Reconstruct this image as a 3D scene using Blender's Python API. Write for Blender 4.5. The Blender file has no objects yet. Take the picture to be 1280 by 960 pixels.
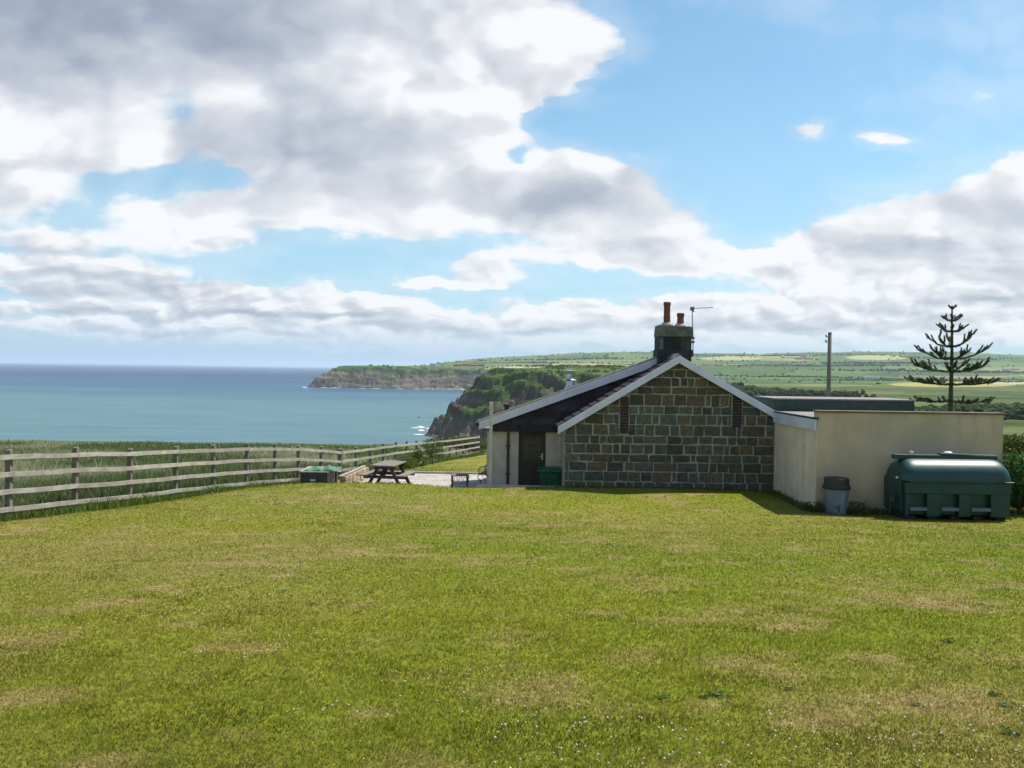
import bpy, math, random
import numpy as np
from mathutils import Matrix, Vector

R = math.radians
rng = np.random.default_rng(7)
random.seed(7)
sc = bpy.context.scene
col = sc.collection

# ------------------------------------------------------------------ camera
# world origin is the photographer's eye; +Y looks along the lawn, sea level is z = -60
F = 1100.0
cam_d = bpy.data.cameras.new("camera")
cam = bpy.data.objects.new("camera", cam_d)
col.objects.link(cam)
cam_d.sensor_width = 36
cam_d.lens = F / 1280 * 36
cam_d.clip_start = 0.1
cam_d.clip_end = 200000
CM = Matrix.Rotation(R(90 - 1.0), 4, 'X') @ Matrix.Rotation(R(0.79), 4, 'Z')
cam.matrix_world = CM
sc.camera = cam
CM3 = np.array(CM.to_3x3())


def at(px, py, Y):
    """photo pixel (1280x960) -> eye-relative point at depth Y, used for measuring"""
    d = CM3 @ np.array([(px - 640) / F, (480 - py) / F, -1.0])
    d = d / d[1] * Y
    return Vector(d)


def project(P):
    q = P @ CM3
    return 640 + F * q[..., 0] / -q[..., 2], 480 - F * q[..., 1] / -q[..., 2]


# ------------------------------------------------------------------ world: sky with broken cumulus
SUN_EL, SUN_AZ = 57.0, 52.0            # azimuth from +Y towards +X
SKY_STRENGTH = 0.11
EXPOSURE = 0.5
SKY_GAIN = (0.95 / 1.41, 1.30 / 1.41, 1.28 / 1.41)
world = bpy.data.worlds.new("World")
sc.world = world
world.use_nodes = True
world.cycles.sampling_method = 'MANUAL'
world.cycles.sample_map_resolution = 512
nt = world.node_tree
nt.nodes.clear()


class NG:
    def __init__(s, tree):
        s.t = tree

    def n(s, typ, **kw):
        nd = s.t.nodes.new(typ)
        for k, v in kw.items():
            setattr(nd, k, v)
        return nd

    def set(s, sock, v):
        if hasattr(v, 'links') or isinstance(v, bpy.types.NodeSocket):
            s.t.links.new(v, sock)
        else:
            sock.default_value = v

    def math(s, op, *a, clamp=False):
        nd = s.n('ShaderNodeMath', operation=op)
        nd.use_clamp = clamp
        for i, v in enumerate(a):
            s.set(nd.inputs[i], v)
        return nd.outputs[0]

    def vec(s, op, *a):
        nd = s.n('ShaderNodeVectorMath', operation=op)
        for i, v in enumerate(a):
            s.set(nd.inputs[i], v)
        return nd.outputs['Value'] if op in ('DOT_PRODUCT', 'LENGTH', 'DISTANCE') else nd.outputs['Vector']

    def noise(s, vec, scale, detail=5, rough=0.55, lac=2.0, dist=0.0, dims='3D'):
        nd = s.n('ShaderNodeTexNoise', noise_dimensions=dims)
        if vec is not None:
            s.set(nd.inputs['Vector'], vec)
        s.set(nd.inputs['Scale'], scale)
        s.set(nd.inputs['Detail'], detail)
        s.set(nd.inputs['Roughness'], rough)
        s.set(nd.inputs['Lacunarity'], lac)
        s.set(nd.inputs['Distortion'], dist)
        return nd.outputs['Fac'], nd.outputs['Color']

    def mix(s, f, a, b, blend='MIX'):
        nd = s.n('ShaderNodeMix', data_type='RGBA', blend_type=blend)
        s.set(nd.inputs[0], f)
        for i, v in ((6, a), (7, b)):
            s.set(nd.inputs[i], tuple(v) + (1,) if isinstance(v, (tuple, list)) and len(v) == 3 else v)
        return nd.outputs[2]

    def ramp(s, f, a, b, lo=0.0, hi=1.0, smooth=True):
        nd = s.n('ShaderNodeMapRange', interpolation_type='SMOOTHSTEP' if smooth else 'LINEAR')
        s.set(nd.inputs['Value'], f)
        nd.inputs['From Min'].default_value = a
        nd.inputs['From Max'].default_value = b
        nd.inputs['To Min'].default_value = lo
        nd.inputs['To Max'].default_value = hi
        return nd.outputs[0]


g = NG(nt)
sky = g.n('ShaderNodeTexSky', sky_type='NISHITA')
sky.sun_disc = False
sky.sun_elevation = R(SUN_EL)
sky.sun_rotation = R(SUN_AZ)
sky.altitude = 60
sky.air_density = 1.0
sky.dust_density = 0.6
sky.ozone_density = 2.0
tc = g.n('ShaderNodeTexCoord')
sep = g.n('ShaderNodeSeparateXYZ')
nt.links.new(tc.outputs['Generated'], sep.inputs[0])
ay = g.math('MAXIMUM', g.math('ABSOLUTE', sep.outputs['Y']), 0.10)
uu = g.math('DIVIDE', sep.outputs['X'], ay)
vv = g.math('DIVIDE', g.math('MAXIMUM', sep.outputs['Z'], 0.0), ay)
# tangent-plane position of a direction of the sky
comb = g.n('ShaderNodeCombineXYZ')
g.set(comb.inputs[0], uu)
g.set(comb.inputs[1], vv)
P0 = comb.outputs[0]
# cloud coordinates, flattened a little; a finer layer takes over low in the sky where clouds are far
QA = g.vec('MULTIPLY', P0, (1.0, 1.45, 0))
QB = g.vec('MULTIPLY', P0, (1.0, 2.3, 0))
far_w = g.ramp(vv, 0.03, 0.22)
wf, wc = g.noise(QA, 3.2, 4, 0.55)
wf2, wc2 = g.noise(QB, 14.0, 4, 0.6)
warp = g.vec('MULTIPLY', g.vec('SUBTRACT', wc, (0.5, 0.5, 0.5)), (0.24, 0.15, 0))
warp2 = g.vec('MULTIPLY', g.vec('SUBTRACT', wc2, (0.5, 0.5, 0.5)), (0.045, 0.035, 0))
P1 = g.vec('ADD', P0, g.vec('ADD', g.vec('MULTIPLY', warp, (0.34, 0.34, 0)), warp2))


def billow(off):
    """rounded heaps: inverted fractal cell distance, coarse high up and fine near the horizon"""
    outs = []
    for (Qx, sc_, kk) in ((QA, 7.5, 1.0), (QB, 17.0, 0.45)):
        vo = g.n('ShaderNodeTexVoronoi', feature='F1', voronoi_dimensions='2D', normalize=True)
        p = g.vec('ADD', Qx, g.vec('ADD', g.vec('MULTIPLY', warp, (.8, .8, 0)), warp2))
        g.set(vo.inputs['Vector'], g.vec('ADD', p, (off[0] * kk, off[1] * kk, 0)))
        vo.inputs['Scale'].default_value = sc_
        vo.inputs['Detail'].default_value = 2.0
        vo.inputs['Roughness'].default_value = 0.5
        outs.append(g.math('SUBTRACT', 1.0, vo.outputs['Distance']))
    return g.math('ADD', g.math('MULTIPLY', outs[0], far_w), g.math('MULTIPLY', outs[1], g.math('SUBTRACT', 1.0, far_w)))


def blobs(P, items):
    acc = None
    for (px, py, rx, ry, s) in items:
        c = at(px, py, 1.0)
        sx, sy = F / rx, F / ry
        nd = g.n('ShaderNodeVectorMath', operation='MULTIPLY_ADD')
        g.set(nd.inputs[0], P)
        nd.inputs[1].default_value = (sx, sy, 0)
        nd.inputs[2].default_value = (-c.x * sx, -c.z * sy, 0)
        r2 = g.vec('DOT_PRODUCT', nd.outputs[0], nd.outputs[0])
        e = g.math('POWER', 0.36788, r2)
        acc = g.math('MULTIPLY', e, s) if acc is None else g.math('MULTIPLY_ADD', e, s, acc)
    return acc


CL = [(110, 10, 300, 95, 1.5), (430, 80, 190, 95, 1.25), (600, 45, 120, 75, 1.15), (690, 80, 80, 55, .85),
      (350, 185, 130, 48, .95), (480, 200, 130, 85, 1.2), (590, 175, 70, 60, .75), (40, 165, 110, 42, 1.25), (150, 185, 60, 22, .55), (230, 175, 40, 10, .3),
      (745, 235, 92, 50, 1.5), (820, 285, 80, 36, 1.2), (690, 262, 60, 38, .7), (610, 250, 70, 36, .95), (720, 320, 110, 16, .65), (860, 318, 60, 18, .6),
      (320, 270, 130, 26, 1.1), (180, 262, 70, 18, .5), (20, 245, 80, 30, .9), (60, 295, 110, 18, .75), (250, 296, 60, 14, .5), (480, 262, 90, 30, .6),
      (590, 328, 34, 17, 1.1), (620, 343, 40, 11, .6), (545, 350, 70, 8, .9),
      (80, 330, 160, 12, .85), (150, 355, 180, 13, 1.0), (290, 350, 40, 8, .5),
      (330, 378, 130, 13, 1.15), (470, 380, 90, 13, 1.0), (80, 385, 160, 9, .85), (560, 400, 200, 14, .95), (700, 378, 60, 9, .7), (800, 395, 110, 18, .9), (200, 408, 320, 12, .9),
      (1280, 235, 80, 42, 1.5), (1190, 285, 110, 42, 1.35), (1090, 300, 70, 28, .9), (1010, 318, 90, 24, 1.2), (935, 318, 50, 15, .7), (1250, 330, 140, 30, 1.0), (1060, 345, 150, 16, .8),
      (1130, 385, 260, 26, 1.2), (930, 385, 110, 22, .85), (960, 415, 260, 18, .8), (500, 428, 500, 12, .8), (1200, 420, 200, 18, .8),
      (120, 318, 300, 26, .30), (160, 375, 360, 26, .35), (1235, 120, 80, 30, .5), (1255, 40, 100, 45, .20), (800, 62, 28, 18, .45),
      (880, 130, 130, 110, -.7), (270, 222, 80, 13, -.45), (430, 318, 85, 15, -.6), (1080, 215, 120, 40, -.5), (645, 198, 26, 18, -1.0), (700, 155, 50, 22, -.7), (560, 315, 40, 8, -.3), (840, 345, 70, 8, -.3), (380, 335, 100, 12, -.4),
      (-350, 150, 300, 200, .8), (1700, 150, 300, 200, .7), (200, -500, 900, 300, .35), (1300, -600, 500, 300, .45)]
DK = [(110, 5, 290, 95, 2.0), (280, 60, 130, 45, .8), (60, 90, 120, 30, .5), (340, 178, 110, 38, 1.3), (440, 210, 90, 40, 1.0), (520, 250, 60, 18, .5), (740, 240, 62, 24, 1.25), (680, 262, 50, 16, .7),
      (800, 305, 70, 12, .7), (640, 262, 50, 12, .5), (1235, 262, 70, 20, .9), (1180, 305, 110, 14, .9), (1090, 318, 60, 10, .5), (1270, 345, 130, 18, .9), (1000, 335, 60, 8, .5),
      (150, 358, 190, 14, .8), (60, 338, 130, 8, .6), (80, 385, 300, 16, .5), (330, 390, 110, 5, .7), (480, 392, 80, 5, .7), (90, 392, 160, 5, .7), (560, 410, 160, 7, .6), (1120, 398, 240, 12, .8), (1240, 375, 120, 8, .8),
      (300, 300, 120, 5, .5), (300, 285, 90, 8, .3), (60, 312, 100, 6, .5), (30, 205, 90, 10, .5), (610, 412, 300, 6, .4), (900, 405, 150, 8, .6), (560, 60, 60, 30, .25), (250, 415, 250, 5, .5)]
dens = g.math('ADD', blobs(P1, CL), blobs(g.vec('ADD', P0, warp2), [(1008, 164, 40, 13, 1.15), (1100, 177, 46, 14, 1.25), (1056, 172, 16, 14, -.5)]))
darkf = blobs(P1, DK)
nA0, _ = g.noise(QA, 5.0, 9, 0.58)
nA1, _ = g.noise(QB, 10.0, 8, 0.60)
nA = g.math('ADD', g.math('MULTIPLY', nA0, far_w), g.math('MULTIPLY', nA1, g.math('SUBTRACT', 1.0, far_w)))
nC2, _ = g.noise(QA, 3.0, 5, 0.55)
b0 = billow((0, 0))
b1 = billow((0.02, 0.035))
body = g.math('ADD', g.math('MULTIPLY', g.math('SUBTRACT', nA, 0.5), 1.9), dens)
body = g.math('ADD', g.math('MULTIPLY', g.math('SUBTRACT', b0, 0.68), 1.15), body)
soft = g.ramp(vv, 0.0, 0.05, 0.12, 0.0)
alpha = g.math('MULTIPLY', g.ramp(g.math('SUBTRACT', body, soft), 0.34, 0.76), g.ramp(vv, 0.0, 0.07, 0.72, 1.0))
thin = g.ramp(body, -0.2, 0.5, 0.04, 0.24)
alpha = g.math('MAXIMUM', alpha, thin)
relief = g.math('MULTIPLY', g.math('SUBTRACT', b1, b0), 1.8)
thick = g.ramp(body, 0.8, 2.0, 0.0, 0.10)
shade = g.math('ADD', g.math('MULTIPLY', g.math('MULTIPLY', darkf, g.ramp(nA, .3, .65, .7, 1.1)), 0.66), g.math('ADD', thick, relief))
shade = g.math('ADD', shade, g.math('MULTIPLY', g.math('SUBTRACT', 0.52, nA), 0.3))
shade = g.math('MAXIMUM', g.math('ADD', shade, -0.02), 0.0)
shade = g.math('SUBTRACT', 1.0, g.math('POWER', 0.36788, g.math('MULTIPLY', shade, g.ramp(nC2, .3, .7, .95, 1.45))), clamp=True)
K = 1 / SKY_STRENGTH / 2 ** EXPOSURE
front = g.ramp(sep.outputs['Y'], -0.25, 0.12)          # unseen back sky: clouds thinned to set the light on facing walls
ccol = g.mix(shade, (0.95 * K, 0.965 * K, 0.99 * K), (0.20 * K, 0.27 * K, 0.40 * K))
sky_f = g.mix(1.0, sky.outputs[0], SKY_GAIN, 'MULTIPLY')
sky_t = g.mix(front, sky.outputs[0], sky_f)
alpha = g.math('MULTIPLY', alpha, g.ramp(front, 0, 1, 0.75, 1))
# pale humid air low over the horizon
sky_t = g.mix(g.math('MULTIPLY', g.ramp(vv, 0.02, 0.36, 0.6, 0.0), front), sky_t, (0.45 * K, 0.68 * K, 0.92 * K))
low = g.math('MULTIPLY', g.ramp(vv, 0.0, 0.06, 0.8, 0.0), g.ramp(front, 0, 1, 0.4, 1))
final = g.mix(alpha, sky_t, ccol)
final = g.mix(low, final, (0.40 * K, 0.55 * K, 0.74 * K))
bg = g.n('ShaderNodeBackground')
g.set(bg.inputs[0], final)
bg.inputs[1].default_value = SKY_STRENGTH
wo = g.n('ShaderNodeOutputWorld')
nt.links.new(bg.outputs[0], wo.inputs[0])

# ------------------------------------------------------------------ sun
sun_d = bpy.data.lights.new("sun", 'SUN')
sun_d.energy = 4.8
sun_d.angle = R(0.5)
sun_d.color = (1.0, 0.955, 0.88)
sun = bpy.data.objects.new("sun", sun_d)
col.objects.link(sun)
sv = Vector((math.sin(R(SUN_AZ)) * math.cos(R(SUN_EL)), math.cos(R(SUN_AZ)) * math.cos(R(SUN_EL)), math.sin(R(SUN_EL))))
sun.rotation_euler = sv.to_track_quat('Z', 'Y').to_euler()

vs = sc.view_settings
vs.view_transform = 'Standard'
vs.look = 'None'
vs.gamma = 1
vs.exposure = EXPOSURE
vs.use_curve_mapping = False
sc.cycles.max_bounces = 6
sc.cycles.volume_bounces = 1
sc.cycles.transparent_max_bounces = 8
sc.cycles.caustics_reflective = False
sc.cycles.caustics_refractive = False


# ------------------------------------------------------------------ numpy noise
def _hash(ix, iy, s):
    h = (ix.astype(np.int64) * 374761393 + iy.astype(np.int64) * 668265263 + s * 974634777) & 0xffffffff
    h = ((h ^ (h >> 13)) * 1274126177) & 0xffffffff
    return ((h ^ (h >> 16)) & 0xffff) / 65535.0


def vnoise(x, y, s=0):
    ix, iy = np.floor(x), np.floor(y)
    fx, fy = x - ix, y - iy
    fx = fx * fx * (3 - 2 * fx)
    fy = fy * fy * (3 - 2 * fy)
    a, b = _hash(ix, iy, s), _hash(ix + 1, iy, s)
    c, d = _hash(ix, iy + 1, s), _hash(ix + 1, iy + 1, s)
    return (a * (1 - fx) + b * fx) * (1 - fy) + (c * (1 - fx) + d * fx) * fy


def fbm(x, y, o=4, s=0, gain=0.5):
    r, a, t = 0, 1, 0
    for i in range(o):
        r = r + a * vnoise(x * 2 ** i + 17.3 * i, y * 2 ** i + 9.1 * i, s + i)
        t += a
        a *= gain
    return r / t


def sstep(a, b, x):
    t = np.clip((x - a) / (b - a), 0, 1)
    return t * t * (3 - 2 * t)


# ------------------------------------------------------------------ materials
MATS = {}


def mat(name, c1, c2=None, rough=0.7, scale=6.0, detail=5, bump=0.0, bscale=None, bdist=0.02, attr=False,
        metal=0.0, spec=0.5, contrast=(0.35, 0.65), translucent=0.0, stretch=(1, 1, 1), coat=0.0, extra=None):
    if name in MATS:
        return MATS[name]
    m = bpy.data.materials.new(name)
    m.use_nodes = True
    t = m.node_tree
    t.nodes.clear()
    q = NG(t)
    out = q.n('ShaderNodeOutputMaterial')
    b = q.n('ShaderNodeBsdfPrincipled')
    co = q.n('ShaderNodeTexCoord').outputs['Object']
    if stretch != (1, 1, 1):
        co = q.vec('MULTIPLY', co, stretch)
    c2 = c2 or tuple(v * 0.7 for v in c1)
    f, _ = q.noise(co, scale, detail, 0.6)
    f = q.ramp(f, *contrast)
    base = q.mix(f, c1, c2)
    if attr:
        a = q.n('ShaderNodeAttribute', attribute_name='Col').outputs['Color']
        base = q.mix(1.0, base, a, 'MULTIPLY')
    if extra:
        base = extra(q, co, base)
    q.set(b.inputs['Base Color'], base)
    b.inputs['Roughness'].default_value = rough
    b.inputs['Metallic'].default_value = metal
    b.inputs['Specular IOR Level'].default_value = spec
    b.inputs['Coat Weight'].default_value = coat
    if bump:
        bf, _ = q.noise(co, bscale or scale * 4, 6, 0.65)
        bn = q.n('ShaderNodeBump')
        bn.inputs['Strength'].default_value = bump
        bn.inputs['Distance'].default_value = bdist
        q.set(bn.inputs['Height'], bf)
        q.set(b.inputs['Normal'], bn.outputs[0])
    sh = b.outputs[0]
    if translucent:
        tr = q.n('ShaderNodeBsdfTranslucent')
        q.set(tr.inputs[0], base)
        mx = q.n('ShaderNodeMixShader')
        mx.inputs[0].default_value = translucent
        q.set(mx.inputs[1], sh)
        q.set(mx.inputs[2], tr.outputs[0])
        sh = mx.outputs[0]
    q.set(out.inputs[0], sh)
    MATS[name] = m
    return m


# ------------------------------------------------------------------ mesh helpers
def np_mesh(name, V, faces_list, cols=None, material=None, smooth=False):
    """faces_list: list of int arrays (n,3) or (n,4)"""
    me = bpy.data.meshes.new(name)
    V = np.asarray(V, dtype=np.float32)
    tot = sum(len(f) for f in faces_list)
    me.vertices.add(len(V))
    me.vertices.foreach_set('co', V.ravel())
    loops = np.concatenate([np.asarray(f, dtype=np.int32).ravel() for f in faces_list])
    sizes = np.concatenate([np.full(len(f), f.shape[1], dtype=np.int32) for f in faces_list])
    starts = np.concatenate([[0], np.cumsum(sizes)[:-1]]).astype(np.int32)
    me.loops.add(len(loops))
    me.loops.foreach_set('vertex_index', loops)
    me.polygons.add(tot)
    me.polygons.foreach_set('loop_start', starts)
    me.polygons.foreach_set('use_smooth', np.full(tot, smooth))
    me.update(calc_edges=True)
    if cols is not None:
        ca = me.color_attributes.new('Col', 'FLOAT_COLOR', 'POINT')
        c4 = np.ones((len(V), 4), dtype=np.float32)
        c4[:, :3] = cols
        ca.data.foreach_set('color', c4.ravel())
    if material:
        me.materials.append(material)
    return me


class MB:
    def __init__(s):
        s.v, s.f, s.c = [], [], []
        s.cur = (1, 1, 1)

    def _add(s, pts, faces):
        o = len(s.v)
        s.v += [tuple(p) for p in pts]
        s.c += [s.cur] * len(pts)
        s.f += [tuple(i + o for i in f) for f in faces]
        return s

    def box(s, x0, x1, y0, y1, z0, z1):
        p = [(x0, y0, z0), (x1, y0, z0), (x1, y1, z0), (x0, y1, z0), (x0, y0, z1), (x1, y0, z1), (x1, y1, z1), (x0, y1, z1)]
        return s._add(p, [(0, 3, 2, 1), (4, 5, 6, 7), (0, 1, 5, 4), (1, 2, 6, 5), (2, 3, 7, 6), (3, 0, 4, 7)])

    def hexa(s, p):
        return s._add(p, [(0, 3, 2, 1), (4, 5, 6, 7), (0, 1, 5, 4), (1, 2, 6, 5), (2, 3, 7, 6), (3, 0, 4, 7)])

    def prism(s, poly, y0, y1):
        """poly: list of (x,z), extruded along y"""
        n = len(poly)
        p = [(x, y0, z) for x, z in poly] + [(x, y1, z) for x, z in poly]
        f = [tuple(range(n)), tuple(range(2 * n - 1, n - 1, -1))]
        f += [(i, i + n, (i + 1) % n + n, (i + 1) % n) for i in range(n)]
        return s._add(p, f)

    def bar(s, a, b, w, h, up=(0, 0, 1)):
        a, b = Vector(a), Vector(b)
        d = (b - a).normalized()
        u = Vector(up)
        sd = d.cross(u)
        if sd.length < 1e-4:
            sd = d.cross(Vector((1, 0, 0)))
        sd.normalize()
        u = sd.cross(d).normalized()
        sd, u = sd * w / 2, u * h / 2
        p = [a - sd - u, a + sd - u, b + sd - u, b - sd - u, a - sd + u, a + sd + u, b + sd + u, b - sd + u]
        return s.hexa(p)

    def tube(s, pts, rad, n=8, cap=True):
        pts = [Vector(p) for p in pts]
        if not hasattr(rad, '__len__'):
            rad = [rad] * len(pts)
        rings = []
        ref = Vector((0.123, 0.9, 0.33))
        for i, p in enumerate(pts):
            d = (pts[min(i + 1, len(pts) - 1)] - pts[max(i - 1, 0)]).normalized()
            a = d.cross(ref)
            if a.length < .05:
                a = d.cross(Vector((1, 0, 0)))
            a.normalize()
            b = d.cross(a)
            rings.append([p + (a * math.cos(2 * math.pi * k / n) + b * math.sin(2 * math.pi * k / n)) * rad[i] for k in range(n)])
        P = [q for r in rings for q in r]
        f = []
        for i in range(len(pts) - 1):
            for k in range(n):
                f.append((i * n + k, i * n + (k + 1) % n, (i + 1) * n + (k + 1) % n, (i + 1) * n + k))
        if cap:
            f.append(tuple(range(n - 1, -1, -1)))
            f.append(tuple((len(pts) - 1) * n + k for k in range(n)))
        return s._add(P, f)

    def lathe(s, prof, cx, cy, n=20, sx=1, sy=1, cap=True):
        P, f = [], []
        for (r, z) in prof:
            for k in range(n):
                a = 2 * math.pi * k / n
                P.append((cx + r * sx * math.cos(a), cy + r * sy * math.sin(a), z))
        for i in range(len(prof) - 1):
            for k in range(n):
                f.append((i * n + k, i * n + (k + 1) % n, (i + 1) * n + (k + 1) % n, (i + 1) * n + k))
        if cap:
            f.append(tuple(range(n - 1, -1, -1)))
            f.append(tuple((len(prof) - 1) * n + k for k in range(n)))
        return s._add(P, f)

    def build(s, name, material, parent=None, bevel=0.0, smooth=False, jitter=0.0):
        org = Vector((0, 0, 0))
        if parent is not None:
            o = parent
            while o is not None:
                org = org + o.location
                o = o.parent
        V = np.array(s.v, dtype=np.float64) - np.array(org)
        if jitter:
            V += rng.normal(0, jitter, V.shape)
        me = bpy.data.meshes.new(name)
        me.from_pydata([tuple(v) for v in V], [], s.f)
        ca = me.color_attributes.new('Col', 'FLOAT_COLOR', 'POINT')
        c4 = np.ones((len(V), 4), dtype=np.float32)
        c4[:, :3] = np.array(s.c)
        ca.data.foreach_set('color', c4.ravel())
        me.materials.append(material)
        me.polygons.foreach_set('use_smooth', [smooth] * len(me.polygons))
        ob = bpy.data.objects.new(name, me)
        col.objects.link(ob)
        if parent is not None:
            ob.parent = parent
        if bevel:
            md = ob.modifiers.new('bevel', 'BEVEL')
            md.width = bevel
            md.segments = 2
            md.limit_method = 'ANGLE'
        return ob


def tag(o, label=None, cat=None, group=None, kind=None):
    if label:
        o['label'] = label
    if cat:
        o['category'] = cat
    if group:
        o['group'] = group
    if kind:
        o['kind'] = kind
    return o


def thing(name, label, cat, loc=(0, 0, 0), group=None):
    o = bpy.data.objects.new(name, None)
    o.empty_display_size = 0.2
    o.location = loc
    col.objects.link(o)
    return tag(o, label, cat, group)


def link_mesh(name, me, parent=None):
    o = bpy.data.objects.new(name, me)
    col.objects.link(o)
    o.parent = parent
    return o


# ------------------------------------------------------------------ terrain height
def interp(x, xs, ys):
    return np.interp(x, xs, ys)


PX_, PY_ = -0.75, 31.2      # patio right limit / far limit
PATIO_Z = -3.79


def near_h(X, Y):
    g0 = interp(Y, [-20, 0, 20, 30, 33, 36.6, 40.2, 51, 60, 75], [0.0, -1.6, -3.18, -3.97, -4.3, -4.5, -4.72, -5.33, -5.8, -6.7])
    gc = interp(Y, [-20, 0, 20, 25, 31, 45, 60, 75], [0.0, -1.6, -3.18, -3.5, -3.72, -4.8, -5.8, -6.7])
    w = sstep(-7.5, -3.5, X - 0.10 * (Y - 30))
    z = g0 * (1 - w) + gc * w
    # the raised lip of the lawn before the sunken patio
    wb = sstep(-9.5, -5.0, X)
    z = z + wb * np.exp(-((Y - 23.3) / 3.0) ** 2) * (0.28 - 0.10 * sstep(6, 8, X))
    # meadow beyond the fence
    fx = -13 + 0.2 * Y
    m = sstep(0.3, 6, fx - X)
    z = z + m * np.clip(0.010 * (Y - 18), 0, 0.22)
    z = z + 0.05 * (fbm(X * .3, Y * .3, 3, 5) - .5) * 2
    z = z + 0.07 * (fbm(X * .09, Y * .09, 2, 8) - .5) * 2
    lf = np.where(Y <= 33, -13.0 + .2 * Y, -6.4 + .16 * (Y - 33))
    z = z - .07 * np.exp(-((X - lf) / .9) ** 2)
    # patio hollow
    edge_near = 25.0 + 0.2 * np.sin(X * 1.3) - 0.85 * sstep(-3.2, -1.2, X)
    inside = sstep(-0.9, 0.0, Y - edge_near) * sstep(-5.6, -5.0, X) * (1 - sstep(1.0, 1.3, X)) * (1 - sstep(31.3, 31.7, Y))
    z = z * (1 - inside) + inside * (PATIO_Z - 0.10)
    return z


COAST = np.array([(-3000, -600), (-900, 80), (-300, 118), (-60, 119), (-8, 126), (40, 185), (80, 300), (95, 430), (112, 560), (95, 640),
                  (15, 668), (-32, 690), (-60, 735), (-74, 780), (-70, 815), (-30, 880), (20, 1000), (50, 1300), (60, 1800), (10, 2250), (-60, 2425),
                  (-95, 2440), (-150, 2455), (-230, 2462), (-300, 2447), (-380, 2440), (-450, 2446), (-520, 2438), (-572, 2446), (-584, 2475),
                  (-540, 2560), (-480, 2700), (-380, 2950), (-420, 3800), (-360, 5000), (-200, 6500), (300, 12000), (14000, 12000), (14000, -600)], dtype=float)


def coast_dist(X, Y):
    """signed distance to the coastline, positive inland"""
    x, y = X.ravel(), Y.ravel()
    best = np.full(x.shape, 1e12)
    inside = np.zeros(x.shape, bool)
    n = len(COAST)
    for i in range(n):
        ax, ay = COAST[i]
        bx, by = COAST[(i + 1) % n]
        dx, dy = bx - ax, by - ay
        t = np.clip(((x - ax) * dx + (y - ay) * dy) / (dx * dx + dy * dy), 0, 1)
        d = (x - ax - t * dx) ** 2 + (y - ay - t * dy) ** 2
        best = np.minimum(best, d)
        c = ((ay > y) != (by > y)) & (x < (bx - ax) * (y - ay) / (by - ay + 1e-12) + ax)
        inside ^= c
    return (np.sqrt(best) * np.where(inside, 1, -1)).reshape(X.shape)


def land_h(X, Y):
    Yc = np.maximum(Y, 40)
    p = 640 + F * X / Yc
    A = interp(Y, [60, 120, 300, 600, 740, 800, 900, 1500, 2300, 2600, 8000], [-5.8, -9.5, -20, -8, -1, 1.5, 2.5, -6, 0, 2, 2])
    B = interp(Y, [60, 120, 250, 400, 600, 800, 1200, 1800, 2500, 3000, 8000], [-5.8, -10.5, -17, -21, -25, -24, -21, -17, -14, -12, -12])
    w = sstep(760, 960, p)
    base = A * (1 - w) + B * w
    S = interp(p, [380, 415, 480, 520, 560, 600, 660, 740, 900, 1100, 1280, 1600], [2, 3, 7, 14, 33, 52, 74, 89, 112, 134, 128, 118])
    gg = interp(Y, [2350, 2600, 3300, 4200, 5000, 5600, 8000], [0, .03, .30, .70, 1, .97, .6])
    und = (fbm(X / 420, Y / 420, 4, 21) - .5) * 2
    amp = interp(Y, [60, 300, 1000, 2000, 4000, 8000], [0, 1.2, 4, 6, 16, 16])
    amp = amp * interp(p, [400, 560, 700], [.15, .5, 1])
    h = base + S * gg + und * amp
    h = h + 0.6 * sstep(200, 500, Y) * (fbm(X / 30, Y / 30, 3, 31) - .5) * 2
    return h


def height(X, Y):
    n = near_h(X, Y)
    f = land_h(X, Y)
    w = sstep(56, 74, Y)
    h = n * (1 - w) + f * w
    d = coast_dist(X, Y)
    # ribs and gullies of the cliffs
    s = np.where(Y < 1500, 1.0, 1.9)
    d2 = d + s * (np.where(Y < 1500, 12, 6.5) * (fbm(X / 26, Y / 26, 4, 41) - .5) * 2 + np.where(Y < 1500, 4.2, 1.8) * (fbm(X / 4.5, Y / 4.5, 3, 44) - .5) * 2) * sstep(150, 500, Y)
    steep = interp(Y, [0, 400, 1500], [1.15, 1.05, 0.98])
    t = np.clip(d2, -60, 400)
    prof = -61.5 + interp(t * steep, [-60, -2, 0, 4, 12, 22, 30, 42, 52, 60, 75, 400], [-12, -1.5, 1, 3.5, 13, 27, 31, 44, 56, 60, 66, 360])
    ter = fbm(X / 60, Y / 60, 2, 47)
    k_ = np.clip((prof + 61) / 60, 0, 1.2)
    prof = prof + 1.3 * np.sin(prof * .45 + ter * 16) * sstep(0, .25, k_) * sstep(150, 500, Y)
    # nearest cliff below the meadow
    return np.minimum(h, prof), d2


# ------------------------------------------------------------------ ground near: lawn, meadow, bank
def grass_patch(X, Y):
    """0 = lush green, 1 = dry straw"""
    a = fbm(X * .75 + 3, Y * 1.1, 4, 61, .6)
    b = fbm(X * 2.3, Y * 3.0, 3, 66)
    c = fbm(X * .16, Y * .28, 2, 69)
    d = fbm(X * 1.1 + 50, Y * 1.5, 3, 75)
    sm = .55 * sstep(.66, .78, fbm(X * 1.4 + 20, Y * 2.6, 3, 131))
    soft = .30 * sstep(.40, .75, fbm(X * .3, Y * .35, 3, 78))
    return np.clip(sstep(.56, .72, a * .5 + b * .30 + d * .22) * .58 + soft * .9 + sm + .16 * sstep(2, -8, X), 0, 1)


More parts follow.
